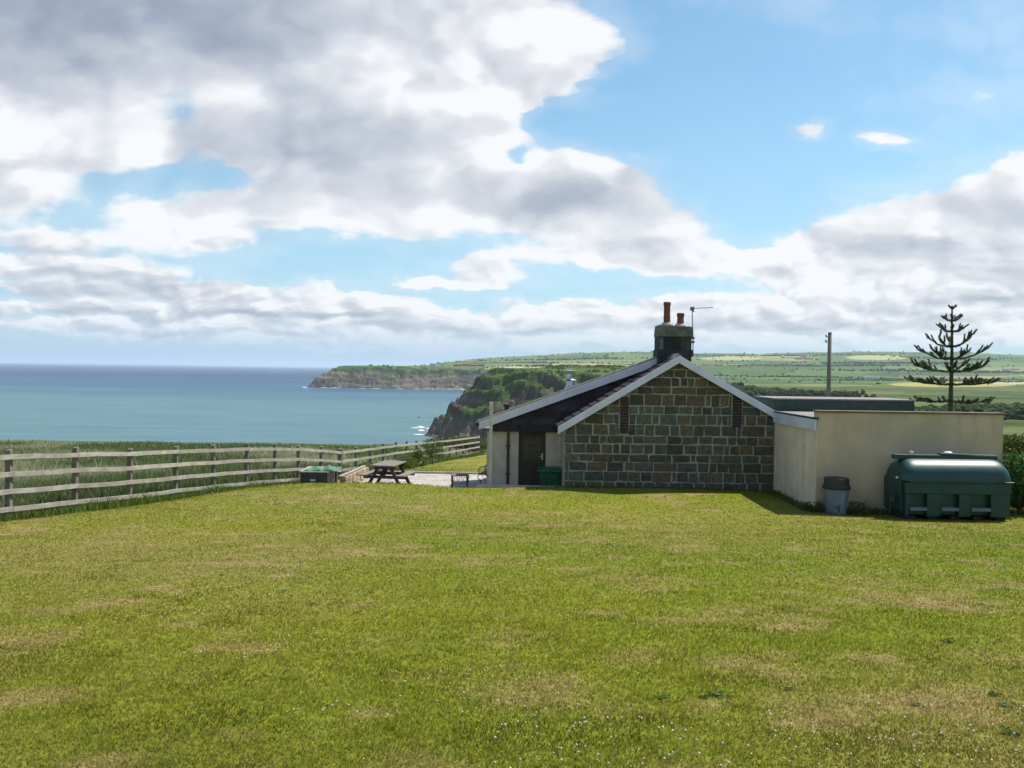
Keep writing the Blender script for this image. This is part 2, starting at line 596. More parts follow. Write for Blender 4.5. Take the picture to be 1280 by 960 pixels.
LUSH = np.array([0.143, 0.196, 0.012])
LUSH2 = np.array([0.232, 0.244, 0.018])
DRY = np.array([0.345, 0.240, 0.115])
xs = np.concatenate([np.arange(-70, -14, 1.0), np.arange(-14, 14, .2), np.arange(14, 71, 1.0)])
ys = np.concatenate([np.arange(-12, 2, 1.0), np.arange(2, 24, .25), np.arange(24, 33, .12), np.arange(33, 62, .4), np.arange(62, 78, 2)])
GX, GY = np.meshgrid(xs, ys)
GZ, _d = height(GX, GY)
V = np.stack([GX, GY, GZ], -1).reshape(-1, 3)
ny, nx = GX.shape
ii = np.arange(nx * ny).reshape(ny, nx)
quads = np.stack([ii[:-1, :-1], ii[:-1, 1:], ii[1:, 1:], ii[1:, :-1]], -1).reshape(-1, 4)
gp = grass_patch(GX, GY)[..., None]
gv = fbm(GX * .25, GY * .25, 3, 90)[..., None]
gc_ = (LUSH * (1 - gv) + LUSH2 * gv) * (1 - gp) + DRY * gp
mead = sstep(.1, .6, (-13 + 0.2 * GY) - GX)[..., None]
gc_ = gc_ * (1 - mead) + np.array([.10, .12, .035]) * mead
ground_m = mat('lawn_soil', (1.0, 1.0, 1.0), (.62, .62, .55), rough=.95, scale=14, bump=.9, bscale=40, bdist=.03, attr=True, spec=.1)
lawn = link_mesh('lawn', np_mesh('lawn', V, [quads], gc_.reshape(-1, 3), ground_m, True))
tag(lawn, kind='structure')

# ------------------------------------------------------------------ hills, cliffs and headland: one sheet in (u = x/y, y)
us = np.concatenate([np.arange(-1.6, -.62, .03), np.arange(-.62, .62, 1 / 950), np.arange(.62, 1.7, .03)])
Ys = np.concatenate([np.geomspace(66, 690, 110), np.arange(694, 900, 1.3), np.geomspace(902, 2380, 70), np.arange(2386, 2580, 2.6),
                     np.geomspace(2590, 7600, 150)])
U, YY = np.meshgrid(us, Ys)
XX = U * YY
HH, DD = height(XX, YY)
HH = np.where(YY < 80, HH - .25 * (80 - YY) / 14, HH)
V = np.stack([XX, YY, HH], -1)
ny, nx = XX.shape
# slope for material choice
dzdy = np.gradient(HH, axis=0) / np.maximum(np.gradient(YY, axis=0), 1e-6)
dzdx = np.gradient(HH, axis=1) / np.maximum(np.gradient(XX, axis=1), 1e-6)
slope = np.sqrt(dzdy ** 2 + dzdx ** 2)
ppx, ppy = project(V)
# patchwork of fields: cells of a jittered lattice, borders become hedges
fu = ppx / 100.0
fv = np.log(YY) * 8.5
cu, cv = np.floor(fu), np.floor(fv)
best = np.full(XX.shape, 9.)
sec = np.full(XX.shape, 9.)
cid = np.zeros(XX.shape)
for di in (-1, 0, 1):
    for dj in (-1, 0, 1):
        jx, jy = cu + di, cv + dj
        sx = jx + .15 + .7 * _hash(jx, jy, 101)
        sy = jy + .15 + .7 * _hash(jx, jy, 102)
        dd = np.abs(fu - sx) * .9 + np.abs(fv - sy) + .12 * (fbm(ppx / 40, fv * 2, 2, 3) - .5)
        c_ = _hash(jx, jy, 103)
        upd = dd < best
        sec = np.where(upd, best, np.minimum(sec, dd))
        cid = np.where(upd, c_, cid)
        best = np.where(upd, dd, best)
edge = sec - best
fieldp = np.array([(.095, .150, .042), (.072, .122, .036), (.12, .17, .055), (.12, .15, .05), (.20, .215, .085), (.075, .12, .04), (.105, .155, .05), (.28, .27, .12)])
fi = np.clip((cid * 8).astype(int), 0, 7)
C = fieldp[fi]
var = fbm(XX / 60, YY / 160, 4, 70)[..., None]
C = C * (.80 + .40 * var)
hed = np.array([.028, .045, .02])
far = sstep(1500, 1900, YY)
hm = (1 - sstep(.02, .055, edge)) * far
C = C * (1 - hm[..., None] * .8) + hed * hm[..., None] * .8
# the large near slope on the right: rough pasture with russet and dark bands
rough_p = (1 - sstep(1250, 1500, YY + 220 * (fbm(ppx / 60, YY / 300, 2, 12) - .5)))
pn = fbm(XX / 90, YY / 40, 4, 77)[..., None]
rs_ = sstep(.44, .64, pn) * sstep(700, 950, ppx)[..., None]
near_c = np.array([.082, .128, .036]) * (1 - rs_) + np.array([.14, .145, .052]) * rs_
bn_ = sstep(.46, .60, fbm(XX / 160, YY / 26, 4, 84))[..., None]
near_c = near_c * (1 - .45 * bn_) 
near_c = near_c * (.8 + .4 * fbm(XX / 12, YY / 12, 3, 80)[..., None])
C = C * (1 - rough_p[..., None]) + near_c * rough_p[..., None]


def patch(px, py, rx, ry, colr, a=1.0, wob=.35):
    global C
    q = ((ppx - px) / rx) ** 2 + ((ppy - py) / ry) ** 2
    q = q + wob * (fbm(ppx / 25, ppy / 3, 3, int(px)) - .5)
    m_ = ((1 - sstep(.8, 1.0, q)) * a)[..., None]
    C = C * (1 - m_) + np.array(colr) * m_


patch(1190, 480.5, 85, 3.4, (.36, .31, .11))
patch(1275, 478, 60, 2.2, (.40, .38, .22))
patch(915, 448, 42, 2.0, (.36, .36, .18))
patch(1095, 447, 42, 3.0, (.36, .36, .18))
patch(1000, 449.5, 22, 1.0, (.32, .28, .18))
patch(650, 458.5, 32, 1.6, (.42, .38, .25))
patch(1190, 462, 60, 1.5, (.2, .24, .10))
patch(1110, 455, 90, 2.6, (.05, .075, .035), .8)
patch(960, 458, 60, 2.2, (.06, .09, .04), .7)
patch(1180, 468, 110, 2.8, (.05, .075, .035), .8)
patch(1010, 471, 90, 3.0, (.08, .13, .045), .7)
patch(700, 452, 90, 2.6, (.13, .18, .06), .7)
# cliffs: rock where steep, turf on ledges and upper slopes
rel = (HH + 60) / 60
rn = fbm(XX / 26, YY / 26 + HH / 14, 4, 55)
cl = sstep(-75, -55, -np.clip(DD, -100, 200)) * (YY > 60)     # within ~65 m of the sea
strat = sstep(.25, .75, fbm(HH * .16 + rn * 1.2, XX / 220, 3, 58))[..., None]
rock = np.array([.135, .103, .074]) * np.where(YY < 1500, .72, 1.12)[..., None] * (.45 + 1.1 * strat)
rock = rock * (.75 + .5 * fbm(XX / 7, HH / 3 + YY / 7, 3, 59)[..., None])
turf = np.array([.060, .092, .024]) * (.6 + .8 * fbm(XX / 14, YY / 14, 4, 60)[..., None])
bias = np.where(YY < 1500, .05, -.07)
g_ = sstep(-.10, .12, (rn - .5) * 1.4 + (rel - .55) * .7 + bias - (slope - 1.3) * .16)[..., None]
cliffc = rock * (1 - g_) + turf * g_
m_ = (cl * sstep(.35, .7, slope) + cl * (rel < .5)).clip(0, 1)[..., None]
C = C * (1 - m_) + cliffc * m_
# sand under the far headland, wet boulders at the foot of the near cliff
sand = ((ppx > 528) & (ppx < 590) & (YY > 2300) & (YY < 2600) & (HH < -57.3))[..., None]
C = np.where(sand, np.array([.42, .33, .20]), C)
keep = HH > -63
fq = np.arange(nx * ny).reshape(ny, nx)
quads = np.stack([fq[:-1, :-1], fq[:-1, 1:], fq[1:, 1:], fq[1:, :-1]], -1)
kf = keep[:-1, :-1] | keep[1:, :-1] | keep[:-1, 1:] | keep[1:, 1:]
quads = quads[kf].reshape(-1, 4)
used = np.zeros(nx * ny, bool)
used[quads.ravel()] = True
remap = np.cumsum(used) - 1
hill_m = mat('land', (1.0, 1.0, 1.0), (.7, .72, .65), rough=.95, scale=.12, detail=8, bump=.6, bscale=.25, bdist=1.6, attr=True, spec=.05)
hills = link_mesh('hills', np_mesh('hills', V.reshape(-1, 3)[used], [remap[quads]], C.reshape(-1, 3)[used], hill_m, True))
tag(hills, kind='structure')


def ground_z(x, y):
    h, _ = height(np.array([[float(x)]]), np.array([[float(y)]]))
    return float(h[0, 0])


# ------------------------------------------------------------------ sea
def sea_mat():
    m = bpy.data.materials.new('sea_water')
    m.use_nodes = True
    t = m.node_tree
    t.nodes.clear()
    q = NG(t)
    out = q.n('ShaderNodeOutputMaterial')
    b = q.n('ShaderNodeBsdfPrincipled')
    pos = q.n('ShaderNodeNewGeometry').outputs['Position']
    sp = q.n('ShaderNodeSeparateXYZ')
    q.set(sp.inputs[0], pos)
    dist = sp.outputs['Y']
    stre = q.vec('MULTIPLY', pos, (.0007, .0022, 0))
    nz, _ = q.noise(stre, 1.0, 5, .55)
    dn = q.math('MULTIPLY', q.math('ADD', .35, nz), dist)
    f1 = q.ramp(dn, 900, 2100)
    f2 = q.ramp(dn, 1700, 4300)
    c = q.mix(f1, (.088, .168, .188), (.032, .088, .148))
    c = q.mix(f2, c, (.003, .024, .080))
    fine, _ = q.noise(q.vec('MULTIPLY', pos, (.006, .03, 0)), 1.0, 6, .6)
    c = q.mix(q.ramp(fine, .35, .7, 0, .35), c, (.03, .08, .115))
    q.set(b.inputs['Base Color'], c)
    b.inputs['Roughness'].default_value = .38
    b.inputs['IOR'].default_value = 1.33
    b.inputs['Specular IOR Level'].default_value = .03
    w1, _ = q.noise(q.vec('MULTIPLY', pos, (.03, .09, 0)), 1.0, 5, .6)
    w2, _ = q.noise(q.vec('MULTIPLY', pos, (.3, .5, 0)), 1.0, 3, .6)
    bn = q.n('ShaderNodeBump')
    bn.inputs['Strength'].default_value = .55
    bn.inputs['Distance'].default_value = 1.4
    q.set(bn.inputs['Height'], q.math('ADD', w1, q.math('MULTIPLY', w2, .25)))
    q.set(b.inputs['Normal'], bn.outputs[0])
    q.set(out.inputs[0], b.outputs[0])
    return m


rr = np.concatenate([[1.0], np.geomspace(60, 60000, 60)])
aa = np.linspace(-math.pi, math.pi, 121)[:-1]
RR, AA = np.meshgrid(rr, aa, indexing='ij')
V = np.stack([RR * np.sin(AA), RR * np.cos(AA), np.full(RR.shape, -60.0)], -1)
# keep the sheet under the land deeper than the ground: only sea level matters
n1, n2 = RR.shape
idx = np.arange(n1 * n2).reshape(n1, n2)
idn = np.roll(idx, -1, 1)
q4 = np.stack([idx[:-1], idn[:-1], idn[1:], idx[1:]], -1).reshape(-1, 4)
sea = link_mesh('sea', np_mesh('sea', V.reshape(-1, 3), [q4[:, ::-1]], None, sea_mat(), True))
tag(sea, kind='structure')

# surf breaking on the rocks below the near cliff and along the far shore
foam_m = mat('foam', (.80, .83, .84), (.62, .68, .70), rough=.8, scale=.3)
fb = MB()
rs = random.Random(3)
for k in range(16):
    px = rs.uniform(518, 556)
    py = 545 - (px - 518) * .12 - rs.uniform(0, 11) * (1 if px < 545 else .4)
    d = 60 * F / (py - (452 + .01375 * px))
    x = (px - 640) / F * d
    L, Wd = rs.uniform(2, 6), rs.uniform(.8, 2.2)
    pts = []
    n = 9
    for i in range(n):
        a = 2 * math.pi * i / n
        r = rs.uniform(.6, 1.1)
        pts.append((x + L * r * math.cos(a), d + Wd * 3 * r * math.sin(a), -59.9 + .02 * (k % 9) + .12 * r))
    fb._add(pts + [(x, d, -59.2)], [(i, (i + 1) % n, n) for i in range(n)])
for k in range(16):
    i = rs.randint(0, 8)
    a, b = COAST[20 + i], COAST[21 + i]
    t_ = rs.random()
    x, d = a[0] + (b[0] - a[0]) * t_, a[1] + (b[1] - a[1]) * t_ - rs.uniform(2, 22)
    L = rs.uniform(4, 16)
    n = 8
    pts = [(x + L * math.cos(2 * math.pi * j / n), d + rs.uniform(1.5, 4) * math.sin(2 * math.pi * j / n), -59.9 + .02 * (k % 9)) for j in range(n)]
    fb._add(pts + [(x, d, -59.2)], [(j, (j + 1) % n, n) for j in range(n)])
tag(fb.build('sea_foam', foam_m, smooth=True), kind='stuff')

# ------------------------------------------------------------------ haze
hz = MB().box(-64000, 64000, -64000, 64000, -64.5, 190)
hm_ = bpy.data.materials.new('haze_air')
hm_.use_nodes = True
t = hm_.node_tree
t.nodes.clear()
q = NG(t)
pv = q.n('ShaderNodeVolumePrincipled')
pv.inputs['Color'].default_value = (.72, .86, 1.0, 1)
pv.inputs['Density'].default_value = 0.000048
pv.inputs['Anisotropy'].default_value = 0.2
ho = q.n('ShaderNodeOutputMaterial')
q.set(ho.inputs['Volume'], pv.outputs[0])
haze = hz.build('haze', hm_)
tag(haze, kind='stuff')
haze.data.materials[0] = hm_


# ------------------------------------------------------------------ grass blades
def blades(P, H, Wd, lean, Cc, name, material, root_dark=1.0):
    n = len(P)
    az = rng.uniform(0, 2 * np.pi, n)
    sx, sy = np.cos(az) * Wd / 2, np.sin(az) * Wd / 2
    la = rng.uniform(0, 2 * np.pi, n)
    lx, ly = np.cos(la) * lean * H, np.sin(la) * lean * H
    V = np.empty((n, 5, 3), dtype=np.float32)
    b = P
    V[:, 0] = b - np.stack([sx, sy, np.zeros(n)], -1)
    V[:, 1] = b + np.stack([sx, sy, np.zeros(n)], -1)
    m = b + np.stack([lx * .35, ly * .35, H * .6], -1)
    V[:, 2] = m + np.stack([sx, sy, np.zeros(n)], -1) * .8
    V[:, 3] = m - np.stack([sx, sy, np.zeros(n)], -1) * .8
    V[:, 4] = b + np.stack([lx, ly, H], -1)
    o = np.arange(n)[:, None] * 5
    qd = o + np.array([0, 1, 2, 3])
    tr = o + np.array([3, 2, 4])
    Cv = np.repeat(Cc[:, None, :], 5, 1)
    me = np_mesh(name, V.reshape(-1, 3), [qd, tr], Cv.reshape(-1, 3), material, True)
    return link_mesh(name, me)


def sample_fan(n, y0, y1, power=1.0, umax=.95):
    """points inside the seen wedge, density falling with distance"""
    t = rng.random(n)
    if abs(power - 1) < 1e-6:
        Y = y0 * (y1 / y0) ** t
    else:
        e = 1 - power + 1
        Y = (y0 ** e + t * (y1 ** e - y0 ** e)) ** (1 / e)
    X = rng.uniform(-umax, umax, n) * Y
    return X, Y


grass_m = mat('grass_blade', (1.0, 1.0, 1.0), (.85, .9, .75), rough=.6, scale=3, attr=True, spec=.15, translucent=.45)


def on_lawn(X, Y):
    ok = (X > -13 + 0.2 * Y + .05 * np.sin(Y * 3))
    ok &= ~((X > -5.1) & (X < 1.2) & (Y > 24.9 - .8 * sstep(-3.2, -1.2, X)) & (Y < 31.6))        # patio
    ok &= ~((X > 1.3) & (Y > 23.15) & (Y < 38))                   # house
    ok &= ~((X > 6.85) & (X < 11.2) & (Y > 19.95) & (Y < 30))
    ok &= ~((X > 11.35) & (Y > 20.3))
    ok &= ~((X > -.8) & (Y > 24.8) & (Y < 38))
    return ok


def lawn_blades():
    Xs, Ys_ = [], []
    for (n, a, b, pw) in ((460000, 2.2, 12, 1.0), (320000, 12, 36, 1.0), (42000, 36, 62, 1.0)):
        # density ~ 1/Y^2 (constant per pixel column) softened
        X, Y = sample_fan(n, a, b, pw)
        Xs.append(X)
        Ys_.append(Y)
    X, Y = np.concatenate(Xs), np.concatenate(Ys_)
    k = on_lawn(X, Y)
    X, Y = X[k], Y[k]
    Z, _ = height(X[None], Y[None])
    Z = Z[0]
    n = len(X)
    gp = grass_patch(X, Y)
    gv = fbm(X * .25, Y * .25, 3, 90)
    r = rng.random(n)
    tuft = fbm(X * 5, Y * 5, 2, 95)
    H = (.013 + .020 * tuft ** 2 + .009 * rng.random(n)) * (1 - .45 * gp) * np.clip(1 + (Y - 12) * .018, 1, 1.7)
    rare = rng.random(n) < .004
    H = np.where(rare, H * 2.2, H)
    Wd = np.clip(.0028 + .00062 * Y, .0042, .030) * (.7 + .6 * rng.random(n))
    gcx = (LUSH * 1.05) * (1 - gv[:, None]) + (LUSH2 * 1.05) * gv[:, None]
    t_ = np.clip(gp + (rng.random(n) - .5) * .55, 0, 1)
    t_ = np.where(rng.random(n) < .06, .8, t_)[:, None]
    Cc = gcx * (1 - t_) + DRY * 1.05 * t_
    Cc = Cc * (.78 + .55 * r[:, None])
    dk = sstep(.60, .74, fbm(X * 1.3 + 9, Y * 1.9, 3, 120))[:, None]
    Cc = Cc * (1 - .34 * dk * (1 - t_))
    ob = blades(np.stack([X, Y, Z - .003], -1), H, Wd, .75, Cc, 'lawn_grass', grass_m)
    tag(ob, kind='stuff')


lawn_blades()


def edge_tufts():
    """unmown grass left along walls, fence foot and bank"""
    segs = [((6.75, 19.9), (6.8, 23.1), 700, .10, .06), ((6.9, 19.85), (11.2, 19.85), 1600, .12, .10), ((1.4, 23.0), (6.8, 23.05), 900, .05, .05),
            ((-5.4, 24.5), (-2.5, 24.3), 700, .05, .12), ((-2.5, 24.0), (1.3, 23.85), 700, .045, .08), ((-3.6, 31.7), (-.8, 31.5), 600, .08, .1)]
    Xs, Ys_, Hs = [], [], []
    for (a, b, n, h, sp_) in segs:
        t_ = rng.random(n)
        Xs.append(a[0] + (b[0] - a[0]) * t_ + rng.normal(0, sp_, n))
        Ys_.append(a[1] + (b[1] - a[1]) * t_ + rng.normal(0, sp_, n))
        Hs.append(h * (.5 + rng.random(n)))
    n = 9000                                     # fence foot
    yy = rng.uniform(15, 59, n)
    fx = np.where(yy < 33, -13.0 + .2 * yy, -6.4 + .16 * (yy - 33))
    Xs.append(fx + .18 + np.abs(rng.normal(0, .16, n)))
    Ys_.append(yy)
    Hs.append(.10 + .16 * rng.random(n) * fbm(yy, yy * 0, 2, 5) * 2)
    X, Y, H = map(np.concatenate, (Xs, Ys_, Hs))
    Z = height(X[None], Y[None])[0][0]
    Cc = np.array([.12, .17, .035]) * (.6 + .8 * rng.random((len(X), 1)))
    tag(blades(np.stack([X, Y, Z], -1), H, .014 + .010 * rng.random(len(X)), .5, Cc, 'edge_grass', grass_m), kind='stuff')


edge_tufts()


def meadow():
    n = 250000
    Y = 15 * (60 / 15) ** rng.random(n)
    fx = np.where(Y < 33, -13.0 + .2 * Y, -6.4 + .16 * (Y - 33))
    lim = -.85 * Y - 1.5
    X = fx - .12 - (fx - .12 - lim) * rng.random(n)
    k = (X < fx - .1)
    X, Y, fx = X[k], Y[k], fx[k]
    Z, d2 = height(X[None], Y[None])
    Z = Z[0]
    n = len(X)
    off = fx - X
    den = fbm(X * .5, Y * .35, 3, 140)
    H = (.42 + .42 * den) * (.55 + .6 * rng.random(n)) * (.45 + .55 * sstep(0, 1.0, off))
    H = H * interp(Y, [15, 30, 33, 60], [.92, .88, .74, .72])
    H = H * np.where(Y > 33, .75, 1)
    a = np.array([.090, .140, .036])
    b = np.array([.44, .43, .28])
    pl = .12 + sstep(.40, .62, fbm(X * .22, Y * .12, 3, 150)) * .70
    t_ = np.clip(pl + (rng.random(n) - .5) * .8, 0, 1)[:, None]
    Cc = (a * (1 - t_) + b * t_) * (.6 + .8 * rng.random((n, 1)))
    H = np.where(rng.random(n) < .012, H * 1.45, H)
    w = np.clip(.010 + .0006 * Y, .014, .05) * (.6 + .8 * rng.random(n))
    tag(blades(np.stack([X, Y, Z - .02], -1), H, w, .32, Cc, 'meadow_grass', grass_m), kind='stuff')


meadow()


# leaf clouds for shrubs and hedges
def leaf_mesh(name, centers, size, cols, material, squash=1.0, tilt=1.0):
    n = len(centers)
    a = rng.normal(size=(n, 3))
    a[:, 2] *= tilt
    a /= np.linalg.norm(a, axis=1, keepdims=True)
    b = np.cross(a, rng.normal(size=(n, 3)))
    b /= np.linalg.norm(b, axis=1, keepdims=True)
    s = (size * (.6 + .8 * rng.random(n)))[:, None]
    nrm = np.cross(a, b) * s * .18
    V = np.empty((n, 5, 3), dtype=np.float32)
    c = centers
    V[:, 0] = c - a * s * .55
    V[:, 1] = c + b * s * .32 + nrm
    V[:, 2] = c + a * s * .6
    V[:, 3] = c - b * s * .32 + nrm
    V[:, 4] = c
    o = np.arange(n)[:, None] * 5
    f1 = o + np.array([0, 1, 4])
    f2 = o + np.array([1, 2, 4])
    f3 = o + np.array([2, 3, 4])
    f4 = o + np.array([3, 0, 4])
    return np_mesh(name, V.reshape(-1, 3), [f1, f2, f3, f4], np.repeat(cols[:, None], 5, 1).reshape(-1, 3), material, False)


leaf_m = mat('leaf', (1.0, 1.0, 1.0), (.75, .8, .7), rough=.55, scale=4, attr=True, spec=.18, translucent=.3)
bark_m = mat('bark', (.09, .07, .05), (.05, .04, .03), rough=.9, scale=30, bump=.6, bdist=.01)


def shrub(name, label, cat, x, y, h, r, n, size, c1, c2, flower=None, group=None, stems=6):
    z = ground_z(x, y)
    root = thing(name, label, cat, (x, y, z), group)
    mb = MB()
    for k in range(stems):
        a = random.uniform(0, 6.28)
        q = r * .55 * random.random()
        mb.tube([(x, y, z - .03), (x + q * .4 * math.cos(a), y + q * .4 * math.sin(a), z + h * .45), (x + q * math.cos(a), y + q * math.sin(a), z + h * .85)], [.012 + h * .006, .008, .004], 5)
    mb.build('stem', bark_m, root)
    # clumps
    nc = max(4, int(7 * r + 5 * h))
    cc = np.stack([rng.uniform(-.7, .7, nc) * r, rng.uniform(-.7, .7, nc) * r, h * rng.uniform(.25, .85, nc)], -1)
    i = rng.integers(0, nc, n)
    P = cc[i] + rng.normal(0, 1, (n, 3)) * np.array([r * .28, r * .28, h * .16])
    P[:, 2] = np.clip(P[:, 2], .02, h * 1.1)
    t_ = rng.random((n, 1))
    Cc = np.array(c1) * t_ + np.array(c2) * (1 - t_)
    Cc *= (.7 + .5 * _hash(i, i * 3, 9))[:, None]
    if flower is not None:
        fm = (rng.random(n) < .12) & (P[:, 2] > h * .45)
        Cc[fm] = flower
    link_mesh('foliage', leaf_mesh('foliage', P, np.full(n, size), Cc, leaf_m), root)
    return root


# ------------------------------------------------------------------ house materials
def stone_extra(q, co, base):
    n, _ = q.noise(co, 3.0, 4, .6)
    return q.mix(q.ramp(n, .45, .75, 0, .5), base, (.15, .18, .15))


def damp(q, co, base):
    sp_ = q.n('ShaderNodeSeparateXYZ')
    q.set(sp_.inputs[0], co)
    # co is relative to the house root: 0 is the ground, splash-back and algae reach up unevenly
    n, _ = q.noise(q.vec('MULTIPLY', co, (2.2, 2.2, .7)), 1.0, 6, .6)
    hgt = q.math('SUBTRACT', sp_.outputs['Z'], q.math('MULTIPLY', n, 1.1))
    b_ = q.mix(q.ramp(hgt, -.55, .05, .5, 0), base, (.21, .22, .13))
    n2, _ = q.noise(q.vec('MULTIPLY', co, (5, 5, .5)), 1.0, 5, .65)
    top = q.ramp(sp_.outputs['Z'], 1.3, 2.3, 0, .6)
    return q.mix(q.math('MULTIPLY', q.ramp(n2, .5, .75), top), b_, (.27, .25, .17))


stone_m = mat('sandstone_block', (1.0, 1.0, 1.0), (.60, .62, .58), rough=.9, scale=9, bump=.9, bscale=28, bdist=.02, attr=True, spec=.2)
mortar_m = mat('lime_mortar', (.37, .38, .30), (.26, .27, .215), rough=.95, scale=12, bump=.5, spec=.1)
cream_m = mat('cream_render', (.56, .47, .32), (.47, .40, .28), rough=.95, scale=1.6, detail=6, bump=.5, bscale=90, bdist=.006, spec=.1, extra=lambda q, co, base: damp(q, co, base))


def streaks(q, co, base):
    s = q.vec('MULTIPLY', co, (7, 7, .35))
    n, _ = q.noise(s, 1.0, 5, .6)
    return q.mix(q.ramp(n, .42, .75, 0, .34), base, (.34, .29, .20))


pebble_m = mat('pebbledash', (.80, .66, .50), (.68, .56, .43), rough=.95, scale=2.5, detail=6, bump=.8, bscale=70, bdist=.012, spec=.1, extra=streaks)
grey_render_m = mat('grey_render', (.56, .50, .42), (.46, .41, .35), rough=.95, scale=3, bump=.4, bscale=60, bdist=.006, spec=.1, extra=streaks)
white_m = mat('white_paint', (.66, .68, .76), (.56, .58, .66), rough=.55, scale=2.0, bump=.1)


def slate_extra(q, co, base):
    n, _ = q.noise(co, 1.2, 3, .5)
    return q.mix(q.ramp(n, .5, .7, 0, .4), base, (.045, .05, .04))


slate_m = mat('slate', (.034, .029, .035), (.022, .020, .024), rough=.85, spec=.15, scale=5, bump=.5, bscale=12, bdist=.01, attr=True, extra=slate_extra)
wood_dark = mat('dark_stained_wood', (.040, .026, .020), (.022, .015, .013), rough=.6, scale=4, stretch=(6, 6, 1), bump=.2)
black_m = mat('black_plastic', (.02, .02, .021), (.013, .013, .014), rough=.45, scale=5)
glass_m = mat('dark_glass', (.010, .042, .030), (.006, .026, .020), rough=.25, scale=1.5, spec=.6)
metal_m = mat('dull_metal', (.55, .55, .55), (.4, .4, .4), rough=.35, scale=6, metal=.85)
brick_m = mat('red_brick', (.050, .030, .030), (.036, .022, .024), rough=.9, scale=8, bump=.5, attr=True)
lead_m = mat('lead_grey', (.16, .17, .18), (.10, .11, .12), rough=.6, scale=5)
terra_m = mat('terracotta', (.22, .080, .052), (.15, .056, .040), rough=.85, scale=9, bump=.4)
darkstone_m = mat('sooty_stone', (.085, .09, .078), (.045, .05, .045), rough=.9, scale=7, bump=.9, bscale=20, bdist=.02, attr=True)

# ------------------------------------------------------------------ stone house
YG = 23.25          # gable face
px_m = F / YG


def gx(px):
    return at(px, 500, YG).x


def gz(px, py):
    return at(px, py, YG).z


Xl, Xr = gx(706.5), gx(968)
ridge = at(848, 443, YG)
RX, RZ = ridge.x, ridge.z - .10
SLOPE_L = (RZ - gz(706, 531)) / (RX - Xl)
SLOPE_R = (RZ - gz(967, 516)) / (Xr - RX)
base_z = -4.4
house = thing('stone_house', 'low house of dark coursed stone with white bargeboards and a two pot chimney', 'house', (RX, YG + 2, PATIO_Z))


def roof_z(x):
    return RZ - (RX - x) * SLOPE_L if x < RX else RZ - (x - RX) * SLOPE_R


mb = MB().prism([(Xl, base_z), (Xr, base_z), (Xr, roof_z(Xr)), (RX, RZ), (Xl, roof_z(Xl))], YG + .012, YG + .4)
mb.build('gable_wall', mortar_m, house)
# individual stones
rows = [360 + v / 3.692 for v in (296, 334, 373, 412, 454, 490, 544, 582, 630, 682, 721, 767, 804, 848, 895, 940, 980)]
mb = MB()
palette = [(.115, .082, .045), (.10, .088, .060), (.082, .092, .080), (.070, .088, .082), (.13, .10, .062), (.062, .056, .044), (.10, .078, .052), (.080, .086, .068), (.088, .10, .092)]
rs = random.Random(12)
slots = [(gx(775), gx(786.5), gz(780, 496), gz(780, 542)), (gx(915.5), gx(928), gz(921, 493), gz(921, 534))]
for i in range(len(rows) - 1):
    z1, z0 = gz(800, rows[i]), gz(800, rows[i + 1])
    x = Xl - rs.uniform(0, .2)
    while x < Xr:
        w = rs.choice([.22, .26, .30, .34, .38, .44, .50, .66]) * rs.uniform(.9, 1.1)
        if rs.random() < .1:
            w = rs.uniform(.12, .2)
        x0, x1 = max(x, Xl), min(x + w, Xr)
        x += w
        if x1 - x0 < .07:
            continue
        pieces = [(x0, x1)]
        for (a, b, zt, zb) in slots:
            nw = []
            for (p0, p1) in pieces:
                if z0 < zt - .05 and z1 > zb + .05 and p1 > a and p0 < b:
                    if a - p0 > .08:
                        nw.append((p0, a))
                    if p1 - b > .08:
                        nw.append((b, p1))
                else:
                    nw.append((p0, p1))
            pieces = nw
        for (p0, p1) in pieces:
            m = .016
            q0, q1, b0, b1 = p0 + m, p1 - m, z0 + m * .9, z1 - m * .9
            if q1 - q0 < .05:
                continue
            c = rs.choice(palette)
            c = tuple(.55 * v + .45 * w_ for v, w_ in zip(c, (.094, .096, .072)))
            if RZ - (b0 + b1) / 2 < 1.2:
                c = tuple(.6 * v + .4 * w_ for v, w_ in zip(rs.choice(palette[:2] + palette[4:7]), (.088, .080, .058)))
            kk = rs.uniform(.95, 1.65)
            mb.cur = tuple(v * kk for v in c)
            j = lambda: rs.uniform(-.017, .017)
            pr = rs.uniform(.008, .026)
            # clip corners under the roof line
            tl = min(b1 + j(), roof_z(q0) - .05)
            tr = min(b1 + j(), roof_z(q1) - .05)
            if tl < b0 + .03 and tr < b0 + .03:
                continue
            tl, tr = max(tl, b0 + .01), max(tr, b0 + .01)
            fp = [(q0 + j(), b0 + j()), (q1 + j(), b0 + j()), (q1 + j(), tr), ((q0 + q1) / 2, None), (q0 + j(), tl)]
            mid = min(b1 + j() * .5, roof_z((q0 + q1) / 2) - .05)
            fp[3] = ((q0 + q1) / 2, max(mid, b0 + .02))
            cx, cz = (q0 + q1) / 2, (b0 + max(tl, tr)) / 2
            n = 5
            back = [(u_, YG + .014, v_) for u_, v_ in fp]
            mid_ = [(cx + (u_ - cx) * .985, YG + .014 - pr * .7, cz + (v_ - cz) * .975) for u_, v_ in fp]
            fr = [(cx + (u_ - cx) * .90, YG + .014 - pr * rs.uniform(.85, 1.25), cz + (v_ - cz) * .84) for u_, v_ in fp]
            F_ = []
            for r0 in (0, n):
                F_ += [(r0 + k, r0 + (k + 1) % n, r0 + n + (k + 1) % n, r0 + n + k) for k in range(n)]
            F_.append(tuple(range(2 * n, 3 * n)))
            mb._add(back + mid_ + fr, F_)
mb.build('stonework', stone_m, house)
